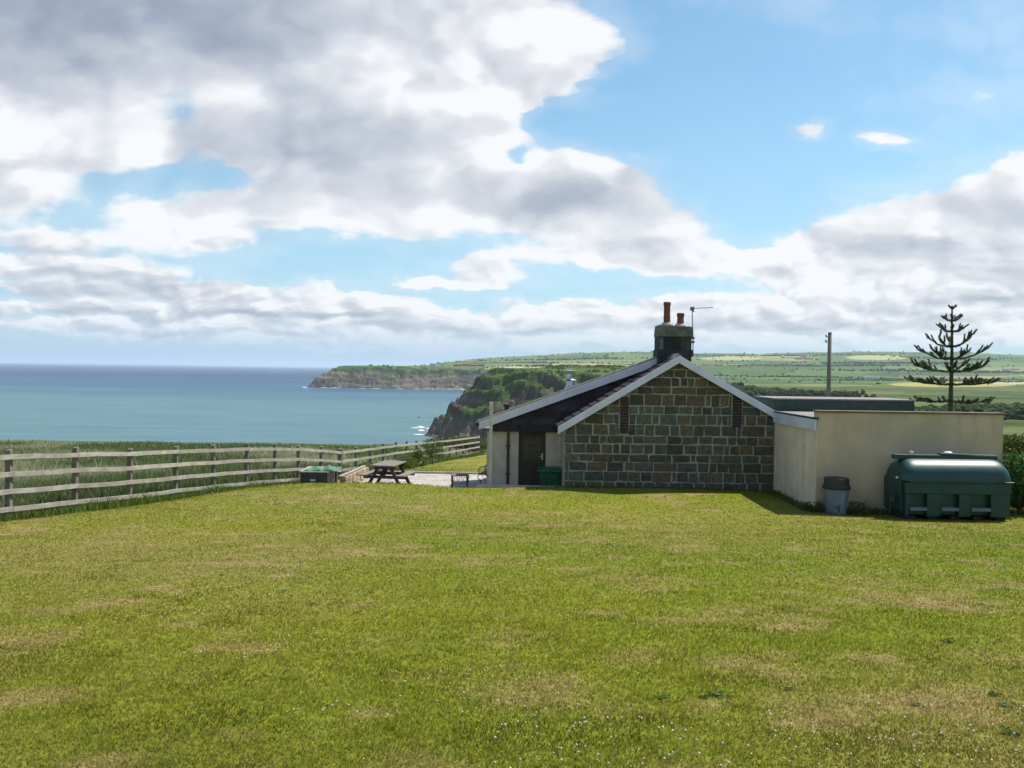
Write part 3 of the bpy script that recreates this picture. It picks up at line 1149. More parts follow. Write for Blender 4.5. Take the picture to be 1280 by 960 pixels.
for (a, b, zt, zb) in slots:
    mb = MB()
    nz_ = int((zt - zb) / .075)
    for k in range(nz_):
        mb.cur = tuple([rs.uniform(.9, 1.1)] * 3)
        z_ = zb + (zt - zb) * k / nz_
        mb.box(a + .012, b - .012, YG - .012 - rs.uniform(0, .008), YG + .05, z_ + .005, z_ + (zt - zb) / nz_ - .005)
    mb.build('brick_infill', brick_m, house)
# lower course ledge stones by the lawn
# body walls of the house
MB().box(Xl, Xl + .35, YG + .42, 24.89, base_z, roof_z(Xl) - .05).build('side_wall', mortar_m, house)
YB = 27.4
MB().box(Xr - .35, Xr, YG + .42, YB, base_z, roof_z(Xr) - .05).build('side_wall', mortar_m, house)
# roof of the front gable: two slabs
TH = .09
ov = .34
YR0 = YG - .10
xe_l = gx(699)
ze_l = RZ - (RX - xe_l) * SLOPE_L
xe_r = Xr + .02


def slab(mb, x0, z0, x1, z1, y0, y1, th):
    """sloping slab between (x0,z0) and (x1,z1) underside"""
    mb.hexa([(x0, y0, z0), (x1, y0, z1), (x1, y1, z1), (x0, y1, z0), (x0, y0, z0 + th), (x1, y0, z1 + th), (x1, y1, z1 + th), (x0, y1, z0 + th)])


def slate_roof(name, x0, z0, x1, z1, y0, y1, parent, rows_=14):
    """slates laid in overlapping courses, lower edge at (x0,z0)"""
    mb = MB()
    dx, dz = (x1 - x0) / rows_, (z1 - z0) / rows_
    L = math.hypot(dx, dz)
    nx_, nz2 = -dz / L, dx / L
    if nz2 < 0:
        nx_, nz2 = -nx_, -nz2
    slab(mb, x0, z0, x1, z1, y0, y1, .03)
    r_ = random.Random(int(x0 * 100))
    for i in range(rows_):
        y = y0
        while y < y1:
            w = .3 * r_.uniform(.95, 1.05)
            ye = min(y + w, y1)
            kk = r_.uniform(.7, 1.35)
            mb.cur = (kk, kk * r_.uniform(.95, 1.05), kk * r_.uniform(.95, 1.1))
            a = (x0 + dx * i, z0 + dz * i)
            b = (x0 + dx * (i + 1.15), z0 + dz * (i + 1.15))
            if (x1 - x0) * (b[0] - x1) > 0:
                b = (x1, z1)
            lo, hi = .060, .034
            p = []
            for (s_, off) in ((a, lo), (b, hi)):
                pass
            A0 = (a[0] + nx_ * lo, a[1] + nz2 * lo)
            B0 = (b[0] + nx_ * hi, b[1] + nz2 * hi)
            A1 = (a[0] + nx_ * (lo + .014), a[1] + nz2 * (lo + .014))
            B1 = (b[0] + nx_ * (hi + .010), b[1] + nz2 * (hi + .010))
            g1, g2 = y + .004, ye - .004
            if g2 > g1:
                mb.hexa([(A0[0], g1, A0[1]), (B0[0], g1, B0[1]), (B0[0], g2, B0[1]), (A0[0], g2, A0[1]),
                         (A1[0], g1, A1[1]), (B1[0], g1, B1[1]), (B1[0], g2, B1[1]), (A1[0], g2, A1[1])])
            y += w
    return mb.build(name, slate_m, parent)


slate_roof('roof', xe_l, ze_l, RX, RZ, YR0, 25.0, house)
slate_roof('roof', xe_r, RZ - (xe_r - RX) * SLOPE_R, RX, RZ, YR0, YB, house)
MB().prism([(RX - .13, RZ + .0), (RX, RZ + .13), (RX + .13, RZ + .0), (RX, RZ + .07)], YR0 - .02, YB).build('ridge_tiles', lead_m, house)
# bargeboards
BW = .20


def barge(x0, z0, x1, z1, y0, y1, parent, w=BW, label=None, skew=False):
    mb = MB()
    mb.hexa([(x0, y0, z0 - w), (x1, y0, z1 - w), (x1, y1, z1 - w), (x0, y1, z0 - w), (x0, y0, z0), (x1, y0, z1), (x1, y1, z1), (x0, y1, z0)])
    return mb.build('bargeboard', white_m, parent, bevel=.004)


tz = .05
barge(xe_l - .03, ze_l + tz, RX - .001, RZ + tz + .02, YR0 - .05, YR0 - .015, house)
barge(RX + .001, RZ + tz + .02, xe_r, RZ - (xe_r - RX) * SLOPE_R + tz, YR0 - .05, YR0 - .015, house)
MB().hexa([(xe_l, YR0 - .012, ze_l - .05), (RX, YR0 - .012, RZ - .05), (RX, YG, RZ - .05), (xe_l, YG, ze_l - .05),
           (xe_l, YR0 - .012, ze_l - .02), (RX, YR0 - .012, RZ - .02), (RX, YG, RZ - .02), (xe_l, YG, ze_l - .02)]).build('soffit', wood_dark, house)

# wider rear part with the shallow roof, slate hung gable, door
YE = 24.9


def ex(px):
    return at(px, 570, YE).x


def ez(px, py):
    return at(px, py, YE).z


x_e0 = at(599, 530, YE - .25).x
z_e0 = at(599, 529, YE - .25).z
x_e1 = at(822, 449, YE - .25).x
z_e1 = at(822, 449, YE - .25).z
sl2 = (z_e1 - z_e0) / (x_e1 - x_e0)
wall_top = ez(650, 539.5)
xw0 = ex(608.5)
doorx0, doorx1 = ex(648), ex(682)
door_top = ez(665, 541)
rear = house
mb = MB()
mb.box(xw0, doorx0, YE, YE + .3, base_z, wall_top)
mb.box(doorx1, Xl + .4, YE, YE + .3, base_z, wall_top)
mb.build('rendered_wall', grey_render_m, rear)
YW = 30.2
MB().box(xw0, xw0 + .3, YE + .302, YW, base_z, wall_top - .1).build('side_wall', grey_render_m, rear)
MB().box(xw0 + .302, RX - .5, YW - .3, YW, base_z, wall_top - .1).build('back_wall', grey_render_m, rear)
MB().box(xw0 - .24, RX - .5, 26.42, YW + .02, wall_top - .098, wall_top - .02).build('hidden_shade_roof', lead_m, rear)  # added roof hidden from view, overhang shaped to throw shadow on the patio
MB().prism([(RX - .2, base_z), (Xr - .36, base_z), (Xr - .36, roof_z(Xr - .36) - .05), (RX, RZ - .05), (RX - .2, RZ - .2)], YB - .3, YB).build('end_wall', mortar_m, rear)
# slate hung gable
tri = [(x_e0 + .28, wall_top), (4.3, wall_top), (4.3, z_e0 + (4.3 - x_e0) * sl2 - .08), (x_e0 + .28, z_e0 + .28 * sl2 - .08)]
mb = MB().prism(tri, YE - .10, YE + .05)
zz = wall_top
ci = 0
while zz < -.1:
    xx = x_e0 + .28 + (ci % 2) * .13
    while xx < 4.2:
        ztop = min(zz + .2, z_e0 + (xx - x_e0) * sl2 - .10)
        if ztop - zz > .03:
            kk = random.uniform(1.1, 2.3)
            mb.cur = (kk, kk * .97, kk * random.uniform(.95, 1.1))
            mb.hexa([(xx + .004, YE - .128, zz + .004), (xx + .252, YE - .128, zz + .004), (xx + .252, YE - .101, zz + .004), (xx + .004, YE - .101, zz + .004),
                     (xx + .004, YE - .112, ztop), (xx + .252, YE - .112, ztop), (xx + .252, YE - .101, ztop), (xx + .004, YE - .101, ztop)])
        xx += .256
    zz += .2
    ci += 1
mb.build('slate_hung_gable', slate_m, rear)
yr = YE - .22
zR = z_e0 + (RX - x_e0) * sl2
slate_roof('roof', x_e0, z_e0 - .02, RX + .0, min(zR, RZ + .02), yr, 26.4, rear, 22)
barge(x_e0 - .01, z_e0 + .03, min(x_e1 + .25, RX), z_e0 + .03 + (min(x_e1 + .25, RX) - x_e0) * sl2, yr - .045, yr - .012, rear, w=.215)
verge_m = mat('verge_cement', (.42, .38, .30), (.30, .28, .22), rough=.9, scale=8)
x_v = min(x_e1 + .2, RX)
MB().hexa([(x_e0, yr - .01, z_e0 + .034), (x_v, yr - .01, z_e0 + .034 + (x_v - x_e0) * sl2), (x_v, yr + .10, z_e0 + .034 + (x_v - x_e0) * sl2), (x_e0, yr + .10, z_e0 + .034),
           (x_e0, yr - .01, z_e0 + .085), (x_v, yr - .01, z_e0 + .085 + (x_v - x_e0) * sl2), (x_v, yr + .10, z_e0 + .085 + (x_v - x_e0) * sl2), (x_e0, yr + .10, z_e0 + .085)]).build('verge', verge_m, rear)
# gutter end at the left eave
MB().tube([(x_e0 - .05, yr - .05, z_e0 - .03), (x_e0 - .05, 26.4, z_e0 - .03)], .055, 8).build('gutter', black_m, rear)
# drainpipe
mb = MB().tube([(ex(635), YE - .05, wall_top - .02), (ex(635), YE - .05, PATIO_Z - .05)], .036, 10)
for z_ in (-2.2, -3.0):
    mb.box(ex(635) - .06, ex(635) + .06, YE - .06, YE - .002, z_, z_ + .04)
mb.build('drainpipe', black_m, rear)
# door
door = MB()
dy = YE + .06
fw = .09
door.box(doorx0 + .04, doorx0 + .04 + fw, dy, dy + .045, PATIO_Z, door_top - .04)
door.box(doorx1 - .04 - fw, doorx1 - .04, dy, dy + .045, PATIO_Z, door_top - .04)
zmid = ez(665, 576)
door.box(doorx0 + .04 + fw, doorx1 - .04 - fw, dy, dy + .045, door_top - .16, door_top - .04)
door.box(doorx0 + .04 + fw, doorx1 - .04 - fw, dy, dy + .045, zmid - .1, zmid)
door.box(doorx0 + .04 + fw, doorx1 - .04 - fw, dy + .012, dy + .035, PATIO_Z, zmid - .1)
gx0, gx1 = doorx0 + .04 + fw, doorx1 - .04 - fw
for k in (1, 2):
    xk = gx0 + (gx1 - gx0) * k / 3
    door.box(xk - .012, xk + .012, dy + .006, dy + .04, zmid, door_top - .16)
for k in (1, 2):
    zk = zmid + (door_top - .16 - zmid) * k / 3
    door.box(gx0, gx1, dy + .008, dy + .038, zk - .012, zk + .012)
dob = door.build('door', wood_dark, rear)
MB().box(gx0, gx1, dy + .018, dy + .026, zmid, door_top - .16).build('glass_pane', glass_m, dob)
mb = MB().box(doorx1 - .115, doorx1 - .075, dy - .012, dy - .002, ez(680, 575), ez(680, 567))
mb.tube([(doorx1 - .095, dy - .012, ez(680, 571)), (doorx1 - .095, dy - .05, ez(680, 571)), (doorx1 - .2, dy - .05, ez(680, 571))], .009, 6)
mb.build('handle', metal_m, dob)
mb = MB()
mb.box(doorx0 + .001, doorx0 + .04, YE + .03, YE + .12, PATIO_Z, door_top)
mb.box(doorx1 - .04, doorx1 - .001, YE + .03, YE + .12, PATIO_Z, door_top)
mb.box(doorx0 + .04, doorx1 - .04, YE + .03, YE + .12, door_top - .038, door_top + .02)
mb.build('door_frame', wood_dark, rear)
MB().box(doorx0 - .05, doorx1 + .05, YE + .14, YE + .3, PATIO_Z - .1, door_top + .1).build('hall_shade_block', black_m, rear)  # black block behind the door, its colour stands for the unlit interior
# threshold strip / path along the wall
conc_m = mat('pale_concrete', (.46, .42, .36), (.34, .31, .27), rough=.95, scale=4, bump=.3)
# chimney
YC = 24.35


def cxx(px):
    return at(px, 430, YC).x


def czz(px, py):
    return at(px, py, YC).z


ch = MB()
ch.cur = (.6, .6, .6)
c0, c1 = cxx(823.5), cxx(864.5)
ch.box(c0, c1, YC, YC + .75, -.8, czz(845, 421))
ch.box(cxx(822), cxx(866), YC - .02, YC + .77, czz(845, 446), czz(845, 437))
ch.cur = (1.9, 1.9, 1.8)
# quoin strips either side of the sooty panel
ch.box(cxx(824.2), cxx(829), YC - .015, YC, czz(845, 437), czz(845, 421))
ch.cur = (.8, .9, .82)
ch.box(cxx(851), cxx(863), YC - .018, YC, czz(845, 437), czz(845, 421))
chim = ch.build('chimney', darkstone_m, house, bevel=.008)
mb = MB()
mb.cur = (2.1, 2.0, 1.75)
mb.hexa([(cxx(823), YC - .06, czz(845, 421)), (cxx(866.5), YC - .06, czz(845, 421)), (cxx(866.5), YC + .83, czz(845, 421)), (cxx(823), YC + .83, czz(845, 421)),
         (cxx(824), YC - .05, czz(845, 406)), (cxx(865.5), YC - .05, czz(845, 408)), (cxx(865.5), YC + .8, czz(845, 408)), (cxx(824), YC + .8, czz(845, 406))])
mb.build('chimney_cap', darkstone_m, chim, bevel=.02)
mb = MB()
sooty_m = mat('soot_slate', (.018, .022, .022), (.010, .012, .012), rough=.8, scale=5)
mb.box(cxx(829.4), cxx(850.4), YC - .008, YC, czz(845, 437), czz(845, 422))
mb.build('sooty_panel', sooty_m, chim)
for (a, b, tp, bt, rim) in ((831.2, 840.6, 376.5, 405, 0), (848.3, 858, 390.3, 406, 1)):
    cx_, r_ = (cxx(a) + cxx(b)) / 2, (cxx(b) - cxx(a)) / 2 * .93
    zt, zb = czz(845, tp), czz(845, bt) - .04
    pr = [(r_ * 1.0, zb), (r_ * .98, zb + .3 * (zt - zb)), (r_ * 1.02, zb + .42 * (zt - zb)), (r_ * .95, zb + .45 * (zt - zb)), (r_ * .93, zt - .10), (r_ * 1.08, zt - .09), (r_ * 1.08, zt - .02), (r_ * .98, zt), (r_ * .75, zt), (r_ * .7, zt - .15)]
    MB().lathe(pr, cx_, YC + .35, 18).build('chimney_pot', terra_m, chim, smooth=True)
    MB().lathe([(r_ * 1.7, zb + .02), (r_ * 1.5, zb + .055), (r_ * 1.02, zb + .10)], cx_, YC + .35, 14, cap=False).build('mortar_collar', verge_m, chim, jitter=.006)
# tv aerial strapped to the chimney
mb = MB()
ax = cxx(866.6)
mb.tube([(ax + .01, YC + .05, czz(866, 445)), (ax, YC + .05, czz(866, 420)), (ax - .04, YC + .05, czz(866, 386))], .013, 6)
zt = czz(864, 385.5)
mb.tube([(ax - .09, YC + .05, zt), (ax + .52, YC - .05, zt + .03)], .009, 5)
for k in range(9):
    xk = ax + .05 + k * .055
    mb.tube([(xk, YC - .02 - .12 + k * .004, zt + k * .003), (xk, YC + .10, zt + k * .003)], .004, 4)
mb.box(ax - .08, ax + .0, YC - .06, YC + .14, zt - .05, zt + .04)
mb.tube([(ax - .03, YC + .04, zt - .06), (ax + .02, YC + .04, zt - .09)], .02, 5)
mb.box(ax - .03, ax + .035, YC + .0, YC + .08, czz(866, 424), czz(866, 421))
mb.box(ax - .03, ax + .035, YC + .0, YC + .08, czz(866, 429), czz(866, 426))
mb.build('aerial', lead_m, chim)
# metal flue and vent on the shallow roof
FY = 25.9
fx_ = at(712, 480, FY).x
fz0 = z_e0 + (fx_ - x_e0) * sl2
fzt = at(711, 462.5, FY).z
mb = MB().lathe([(.20, fz0 - .02), (.15, fz0 + .10), (.13, fz0 + (fzt - fz0) * .42)], fx_ + .05, FY, 14)
mb.lathe([(.05, fz0 + (fzt - fz0) * .40), (.20, fz0 + (fzt - fz0) * .46), (.10, fz0 + (fzt - fz0) * .54), (.085, fzt - .12)], fx_, FY, 14)
mb.lathe([(.15, fzt - .05), (.155, fzt - .02), (.05, fzt)], fx_, FY, 14)
for k in range(4):
    a = k * math.pi / 2 + .4
    mb.tube([(fx_ + .09 * math.cos(a), FY + .09 * math.sin(a), fzt - .14), (fx_ + .12 * math.cos(a), FY + .12 * math.sin(a), fzt - .04)], .008, 4)
mb.build('flue', metal_m, house, smooth=False)
vx = at(633, 511, 25.4).x
vz = z_e0 + (vx - x_e0) * sl2
MB().lathe([(.06, vz), (.06, vz + .16), (.10, vz + .17), (.10, vz + .23), (.04, vz + .25)], vx, 25.4, 10).build('roof_vent', black_m, house)

# ------------------------------------------------------------------ flat roofed annex
YA = 20.0
ax0, ax1 = at(1020.5, 580, YA).x, at(1253, 580, YA).x
az_t = at(1022, 515.5, YA).z
annex = thing('flat_roofed_annex', 'flat roofed cream rendered annex beside the stone gable with the oil tank in front', 'outbuilding', ((ax0 + ax1) / 2, YA + 2, -3.2))
fz_t = -1.06
MB().box(ax0, ax1, YA, YA + .22, -3.9, az_t).build('front_wall', cream_m, annex)
Y2 = 28.0
MB().box(ax0 + .002, ax0 + .22, YA + .222, YG + .0, -4.0, fz_t - .24).build('side_wall', pebble_m, annex)
MB().box(ax0 - .012, ax0 - .001, YA - .001, YG - .045, -3.9, fz_t - .215).build('pebbledash_skin', pebble_m, annex)
MB().box(ax1 - .22, ax1 - .002, YA + .222, Y2, -4.0, fz_t - .24).build('side_wall', cream_m, annex)
MB().box(ax0 + .222, ax1 - .222, Y2 - .22, Y2, -4.0, fz_t - .24).build('back_wall', cream_m, annex)
felt_m = mat('gravel_felt', (.27, .255, .24), (.20, .19, .18), rough=.95, scale=20, bump=.8)
MB().box(ax0 + .01, ax1, YA + .222, Y2 + .1, fz_t - .235, fz_t - .05).build('roof', felt_m, annex)
MB().box(ax0 - .06, ax0 - .022, YA - .03, YG - .06, fz_t - .26, fz_t).build('fascia', white_m, annex, bevel=.004)
green_trim = mat('dark_green_trim', (.018, .050, .042), (.012, .034, .03), rough=.5, scale=4)
MB().box(ax0 - .065, ax0 + .03, YA - .035, YG - .04, fz_t + .002, fz_t + .045).build('roof_trim', green_trim, annex)
MB().box(ax0 - .02, ax1 + .06, YA - .05, YA + .26, az_t + .002, az_t + .045).build('coping', mat('coping_felt', (.17, .135, .10), (.11, .09, .07), rough=.9, scale=5), annex, bevel=.006)
YX = 25.2
bx0, bx1 = at(967.5, 500, YX).x, at(1143, 500, YX).x
zt = at(1050, 500.5, YX).z
MB().hexa([(bx0, YX, fz_t - .05), (bx1, YX, fz_t - .12), (bx1, YX + 2, fz_t - .12), (bx0, YX + 2, fz_t - .05), (bx0, YX, zt), (bx1, YX, zt), (bx1, YX + 2, zt), (bx0, YX + 2, zt)]).build('roof_upstand', green_trim, annex)
MB().box(bx0 - .03, bx1 + .02, YX - .03, YX + 2.05, zt + .002, zt + .04).build('upstand_cap', felt_m, annex)
# bulkhead lamp on the far corner
mb = MB().tube([(ax1 + .0, YA + .6, at(1256, 531, YA + .6).z), (ax1 + .10, YA + .6, at(1256, 533, YA + .6).z)], .03, 8)
mb.build('lamp_bracket', black_m, annex)
MB().box(ax1 + .03, ax1 + .22, YA + .52, YA + .70, at(1256, 541, YA + .6).z, at(1256, 537, YA + .6).z).build('lamp_head', lead_m, annex, bevel=.015)

# ------------------------------------------------------------------ oil tank
tank_m = mat('green_polyethylene', (.004, .055, .049), (.003, .040, .037), rough=.44, scale=2.0, bump=.06, bscale=6, spec=.5)
TY0 = 18.72
TD = 1.05
tx0, tx1 = at(1106, 600, TY0 + TD - .1).x, at(1262, 600, TY0 + .2).x
tg = -3.12
tz_mid = at(1190, 602, TY0).z
tz_top = at(1190, 573, TY0 + .45).z
tank = thing('oil_tank', 'dark green plastic heating oil tank lying along the cream annex wall', 'oil tank', ((tx0 + tx1) / 2, TY0 + TD / 2, tg))
mb = MB()
Lx = tx1 - tx0
yc = TY0 + TD / 2


def ring(x, sc_y, zlo, zmid, ztop, n=14, pw=2.3):
    pts = []
    for k in range(n + 1):
        a = math.pi * k / n
        cy_, sz_ = math.cos(a), math.sin(a)
        y = yc - (abs(cy_) ** (2 / pw)) * math.copysign(1, cy_) * TD / 2 * sc_y
        z = zmid + (sz_ ** (2 / pw)) * (ztop - zmid)
        pts.append((x, y, z))
    return pts


stations = []
for (t_, sy_, hh) in ((0, .55, .10), (.008, .80, .40), (.03, .92, .72), (.06, .97, .90), (.10, 1, .98), (.15, 1, 1.0), (.5, 1, 1.0), (.85, 1, 1.0), (.90, 1, .98), (.94, .97, .90), (.97, .92, .72), (.992, .80, .40), (1, .55, .10)):
    stations.append(ring(tx0 + Lx * t_, sy_, 0, tz_mid, tz_mid + (tz_top - tz_mid) * hh))
P = [p for s_ in stations for p in s_]
n = 15
F_ = []
for i in range(len(stations) - 1):
    for k in range(n - 1):
        F_.append((i * n + k, (i + 1) * n + k, (i + 1) * n + k + 1, i * n + k + 1))
F_.append(tuple(range(n)))
F_.append(tuple((len(stations) - 1) * n + k for k in range(n - 1, -1, -1)))
mb._add(P, F_)
mb.build('tank_top', tank_m, tank, smooth=True)
# lower body with three recessed bays
lb = MB()
zb = tg + .10
wz0, wz1 = at(1190, 634, TY0).z, at(1190, 618, TY0).z
lb.prism([(tx0 + .02, zb + .06), (tx0 + .08, zb), (tx1 - .08, zb), (tx1 - .02, zb + .06), (tx1 - .0, tz_mid - .002), (tx0 + .0, tz_mid - .002)], TY0 + .16, TY0 + TD - .04)
bays = [(at(1138, 620, TY0).x, at(1160, 620, TY0).x), (at(1177, 620, TY0).x, at(1200, 620, TY0).x), (at(1215, 620, TY0).x, at(1240, 620, TY0).x)]
lb.box(tx0 + .05, tx1 - .05, TY0 + .03, TY0 + .158, wz1, tz_mid - .03)
ed = [tx0 + .07] + [v for b in bays for v in b] + [tx1 - .07]
for k in range(0, len(ed), 2):
    lb.box(ed[k], ed[k + 1], TY0 + .032, TY0 + .158, zb - .02, wz1 - .001)
lb.build('tank_body', tank_m, tank, bevel=.012)
MB().box(tx0 + .12, tx1 - .01, TY0 - .025, TY0 + .10, tz_mid - .028, tz_mid + .0).build('seam_flange', tank_m, tank, bevel=.008)
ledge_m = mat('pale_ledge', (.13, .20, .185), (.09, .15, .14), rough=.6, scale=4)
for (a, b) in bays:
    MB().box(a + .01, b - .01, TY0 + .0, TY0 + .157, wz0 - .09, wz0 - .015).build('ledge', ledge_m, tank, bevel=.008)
block_m = mat('dark_block', (.03, .03, .027), (.02, .02, .018), rough=.9, scale=5)
for k in range(5):
    xk = tx0 + .12 + k * (Lx - .44) / 4
    MB().box(xk, xk + .2, TY0 + .12, TY0 + TD - .1, tg - .25, zb - .022).build('support_block', block_m, tank)
fin = MB()
fz0_, fz1_ = tz_top - .03, at(1190, 568, yc - .1).z
f0, f1 = at(1119, 570, yc - .1).x, at(1247, 570, yc - .1).x
fin.hexa([(f0, yc - .10, fz0_), (f1, yc - .10, fz0_), (f1, yc + .10, fz0_), (f0, yc + .10, fz0_),
          (f0, yc - .10, fz1_ - .02), (f1, yc - .10, fz1_ - .02), (f1, yc + .10, fz1_ - .02), (f0, yc + .10, fz1_ - .02)])
fin.hexa([((f0 * .55 + f1 * .45), yc - .09, fz1_ - .02), (f1, yc - .09, fz1_ - .02), (f1, yc + .09, fz1_ - .02), ((f0 * .55 + f1 * .45), yc + .09, fz1_ - .02),
          ((f0 * .55 + f1 * .45), yc - .09, fz1_ + .02), (f1, yc - .09, fz1_ - .012), (f1, yc + .09, fz1_ - .012), ((f0 * .55 + f1 * .45), yc + .09, fz1_ + .02)])
fin.build('top_ridge', tank_m, tank, bevel=.012)
capx = at(1139, 567, yc).x
MB().lathe([(.05, fz1_ - .03), (.05, fz1_ + .03), (.035, fz1_ + .05)], capx, yc, 10).build('filler_cap', mat('pale_cap', (.62, .50, .34), (.5, .4, .28), scale=5), tank)
capx = at(1185, 565, yc).x
MB().lathe([(.085, fz1_ - .01), (.09, fz1_ + .03), (.06, fz1_ + .055)], capx, yc, 12).build('inspection_cap', mat('white_plastic', (.7, .72, .72), (.6, .62, .62), rough=.4, scale=5), tank)
mb = MB().tube([(tx0 + .05, TY0 + .3, tg + .42), (tx0 - .12, TY0 + .3, tg + .42), (tx0 - .16, TY0 + .3, tg + .1)], .018, 6)
mb.box(tx0 - .19, tx0 - .08, TY0 + .25, TY0 + .35, tg + .36, tg + .50)
mb.build('outlet_valve', black_m, tank)
MB().lathe([(.03, tz_mid + .02), (.03, tz_mid + .06)], tx0 - .01, TY0 + .3, 8).build('gauge', white_m, tank)

# ------------------------------------------------------------------ water butt


def butt_extra(q, co, base):
    n, _ = q.noise(q.vec('MULTIPLY', co, (3, 3, 1.6)), 1.5, 5, .6, dist=1.2)
    return q.mix(q.ramp(n, .45, .62), base, (.16, .22, .27))


butt_m = mat('weathered_blue_plastic', (.10, .15, .21), (.14, .18, .21), rough=.5, scale=3, extra=butt_extra)
bx, by = at(1046.5, 640, 19.55).x, 19.62
bg_ = ground_z(bx, by)
butt = thing('water_butt', 'mottled blue water butt with a dark lid by the annex corner', 'water butt', (bx, by, bg_))
lidz = at(1046, 608, 19.4).z
MB().lathe([(.215, bg_ - .02), (.225, bg_ + .10), (.245, bg_ + .3), (.262, bg_ + .5), (.268, lidz - .04)], bx, by, 24).build('barrel', butt_m, butt, smooth=True)
topz = at(1046, 598.5, 19.4).z
MB().lathe([(.295, lidz - .045), (.30, lidz - .02), (.298, lidz + .0), (.272, lidz + .012), (.268, topz - .015), (.25, topz), (.0, topz + .012)], bx, by, 24).build('lid', mat('black_green_lid', (.028, .036, .034), (.018, .022, .021), rough=.6, scale=4), butt)
MB().lathe([(.303, lidz - .075), (.308, lidz - .05), (.303, lidz - .045)], bx, by, 24, cap=False).build('rim', black_m, butt)
mb = MB().tube([(bx - .05, by - .2, bg_ + .17), (bx - .06, by - .33, bg_ + .17), (bx - .06, by - .34, bg_ + .10)], .018, 6)
mb.tube([(bx - .12, by - .29, bg_ + .2), (bx + .0, by - .29, bg_ + .22)], .012, 5)
mb.build('tap', black_m, butt)

# ------------------------------------------------------------------ patio, path
tiles_m = mat('patio_slabs', (.40, .365, .33), (.31, .285, .26), rough=.95, scale=2.5, bump=.3, attr=True)
mb = MB()
rs = random.Random(5)
y = 24.25
r_i = 0
while y < 31.3:
    x = -5.0 - (r_i % 2) * .3
    while x < (-.79 if y > 24.7 else 1.25):
        w = .6
        xe = min(x + w, (-.79 if y > 24.7 else 1.25))
        kk = rs.uniform(.82, 1.12)
        mb.cur = (kk, kk * .98, kk * .96)
        if xe - x > .05:
            mb.box(max(x, -5.05) + .006, xe - .006, y + .006, min(y + .6, 31.35) - .006, PATIO_Z - .09, PATIO_Z + rs.uniform(-.004, .004))
        x += w
    y += .6
    r_i += 1
tag(mb.build('patio', tiles_m), kind='structure')
kb = MB()
x = -5.0
while x < -.8:
    kb.box(x + .004, min(x + .9, -.78) - .004, 31.36, 31.46, PATIO_Z - .1, PATIO_Z + .07)
    x += .9
tag(kb.build('patio_kerb', conc_m, bevel=.006), kind='structure')

# path along the door wall, edge showing above the lawn
pz = at(650, 606.5, 24.1).z
mb = MB()
x = xw0 - .25
while x < Xl - .05:
    mb.box(x + .004, min(x + .6, Xl) - .004, 24.0, 24.2, pz - .5, pz + random.uniform(-.01, .01))
    x += .6
tag(mb.build('path', conc_m, bevel=.008), kind='structure')

# ------------------------------------------------------------------ metal post in front of the corner
pp = at(613.3, 555, 24.4)
post_m = mat('galvanised_post', (.58, .55, .50), (.46, .44, .40), rough=.6, scale=6)
post = thing('square_post', 'tall pale square post standing in front of the door wall corner', 'post', (pp.x, 24.4, PATIO_Z))
MB().box(pp.x - .045, pp.x + .045, 24.36, 24.45, PATIO_Z - .05, at(613, 504, 24.4).z).build('shaft', post_m, post, bevel=.006)
MB().box(pp.x - .05, pp.x + .05, 24.355, 24.455, at(613, 504, 24.4).z + .001, at(613, 502.6, 24.4).z).build('cap', post_m, post)

# ------------------------------------------------------------------ wheelie bin
gb = mat('green_bin_plastic', (.010, .11, .045), (.008, .08, .034), rough=.4, scale=3)
bx0_, bx1_ = at(674, 600, 24.4).x, at(700, 600, 24.4).x
bzt = at(687, 585.5, 24.2).z
b_g = PATIO_Z
binn = thing('wheelie_bin', 'green lidded refuse bin standing between the dark door and the stone gable', 'bin', ((bx0_ + bx1_) / 2, 24.5, b_g))
yb0, yb1 = 24.27, 24.74
sB = 24.3 / 24.4
bx0_, bx1_ = bx0_ * sB, bx1_ * sB
bzt = at(687, 585.5, 24.3).z
mb = MB()
mb.hexa([(bx0_ + .08, yb0 + .08, b_g + .05), (bx1_ - .08, yb0 + .08, b_g + .05), (bx1_ - .08, yb1 - .06, b_g + .05), (bx0_ + .08, yb1 - .06, b_g + .05),
         (bx0_ + .015, yb0, bzt - .10), (bx1_ - .015, yb0, bzt - .10), (bx1_ - .015, yb1, bzt - .10), (bx0_ + .015, yb1, bzt - .10)])
mb.build('bin_body', gb, binn, bevel=.02)
mb = MB()
x0, x1 = bx0_ - .045, bx1_ + .045
mb._add([(x0, yb0 - .06, bzt - .099), (x1, yb0 - .06, bzt - .099), (x1, yb1 + .02, bzt - .099), (x0, yb1 + .02, bzt - .099),
         (x0 - .01, yb0 - .07, bzt - .05), (x1 + .01, yb0 - .07, bzt - .05), (x1 + .01, yb1 + .03, bzt - .05), (x0 - .01, yb1 + .03, bzt - .05),
         (x0 + .05, yb0 + .03, bzt), (x1 - .05, yb0 + .03, bzt), (x1 - .05, yb1 - .03, bzt + .02), (x0 + .05, yb1 - .03, bzt + .02)],
        [(0, 3, 2, 1), (0, 1, 5, 4), (1, 2, 6, 5), (2, 3, 7, 6), (3, 0, 4, 7), (4, 5, 9, 8), (5, 6, 10, 9), (6, 7, 11, 10), (7, 4, 8, 11), (8, 9, 10, 11)])
mb.build('bin_lid', gb, binn, bevel=.02)
for x_ in (bx0_ + .06, bx1_ - .10):
    MB().tube([(x_, yb1, b_g + .1), (x_ + .05, yb1, b_g + .1)], .1, 14).build('wheel', black_m, binn)
MB().tube([(bx0_ + .05, yb1 + .07, bzt - .04), (bx1_ - .05, yb1 + .07, bzt - .04)], .015, 6).build('handle', black_m, binn)

# ------------------------------------------------------------------ fence


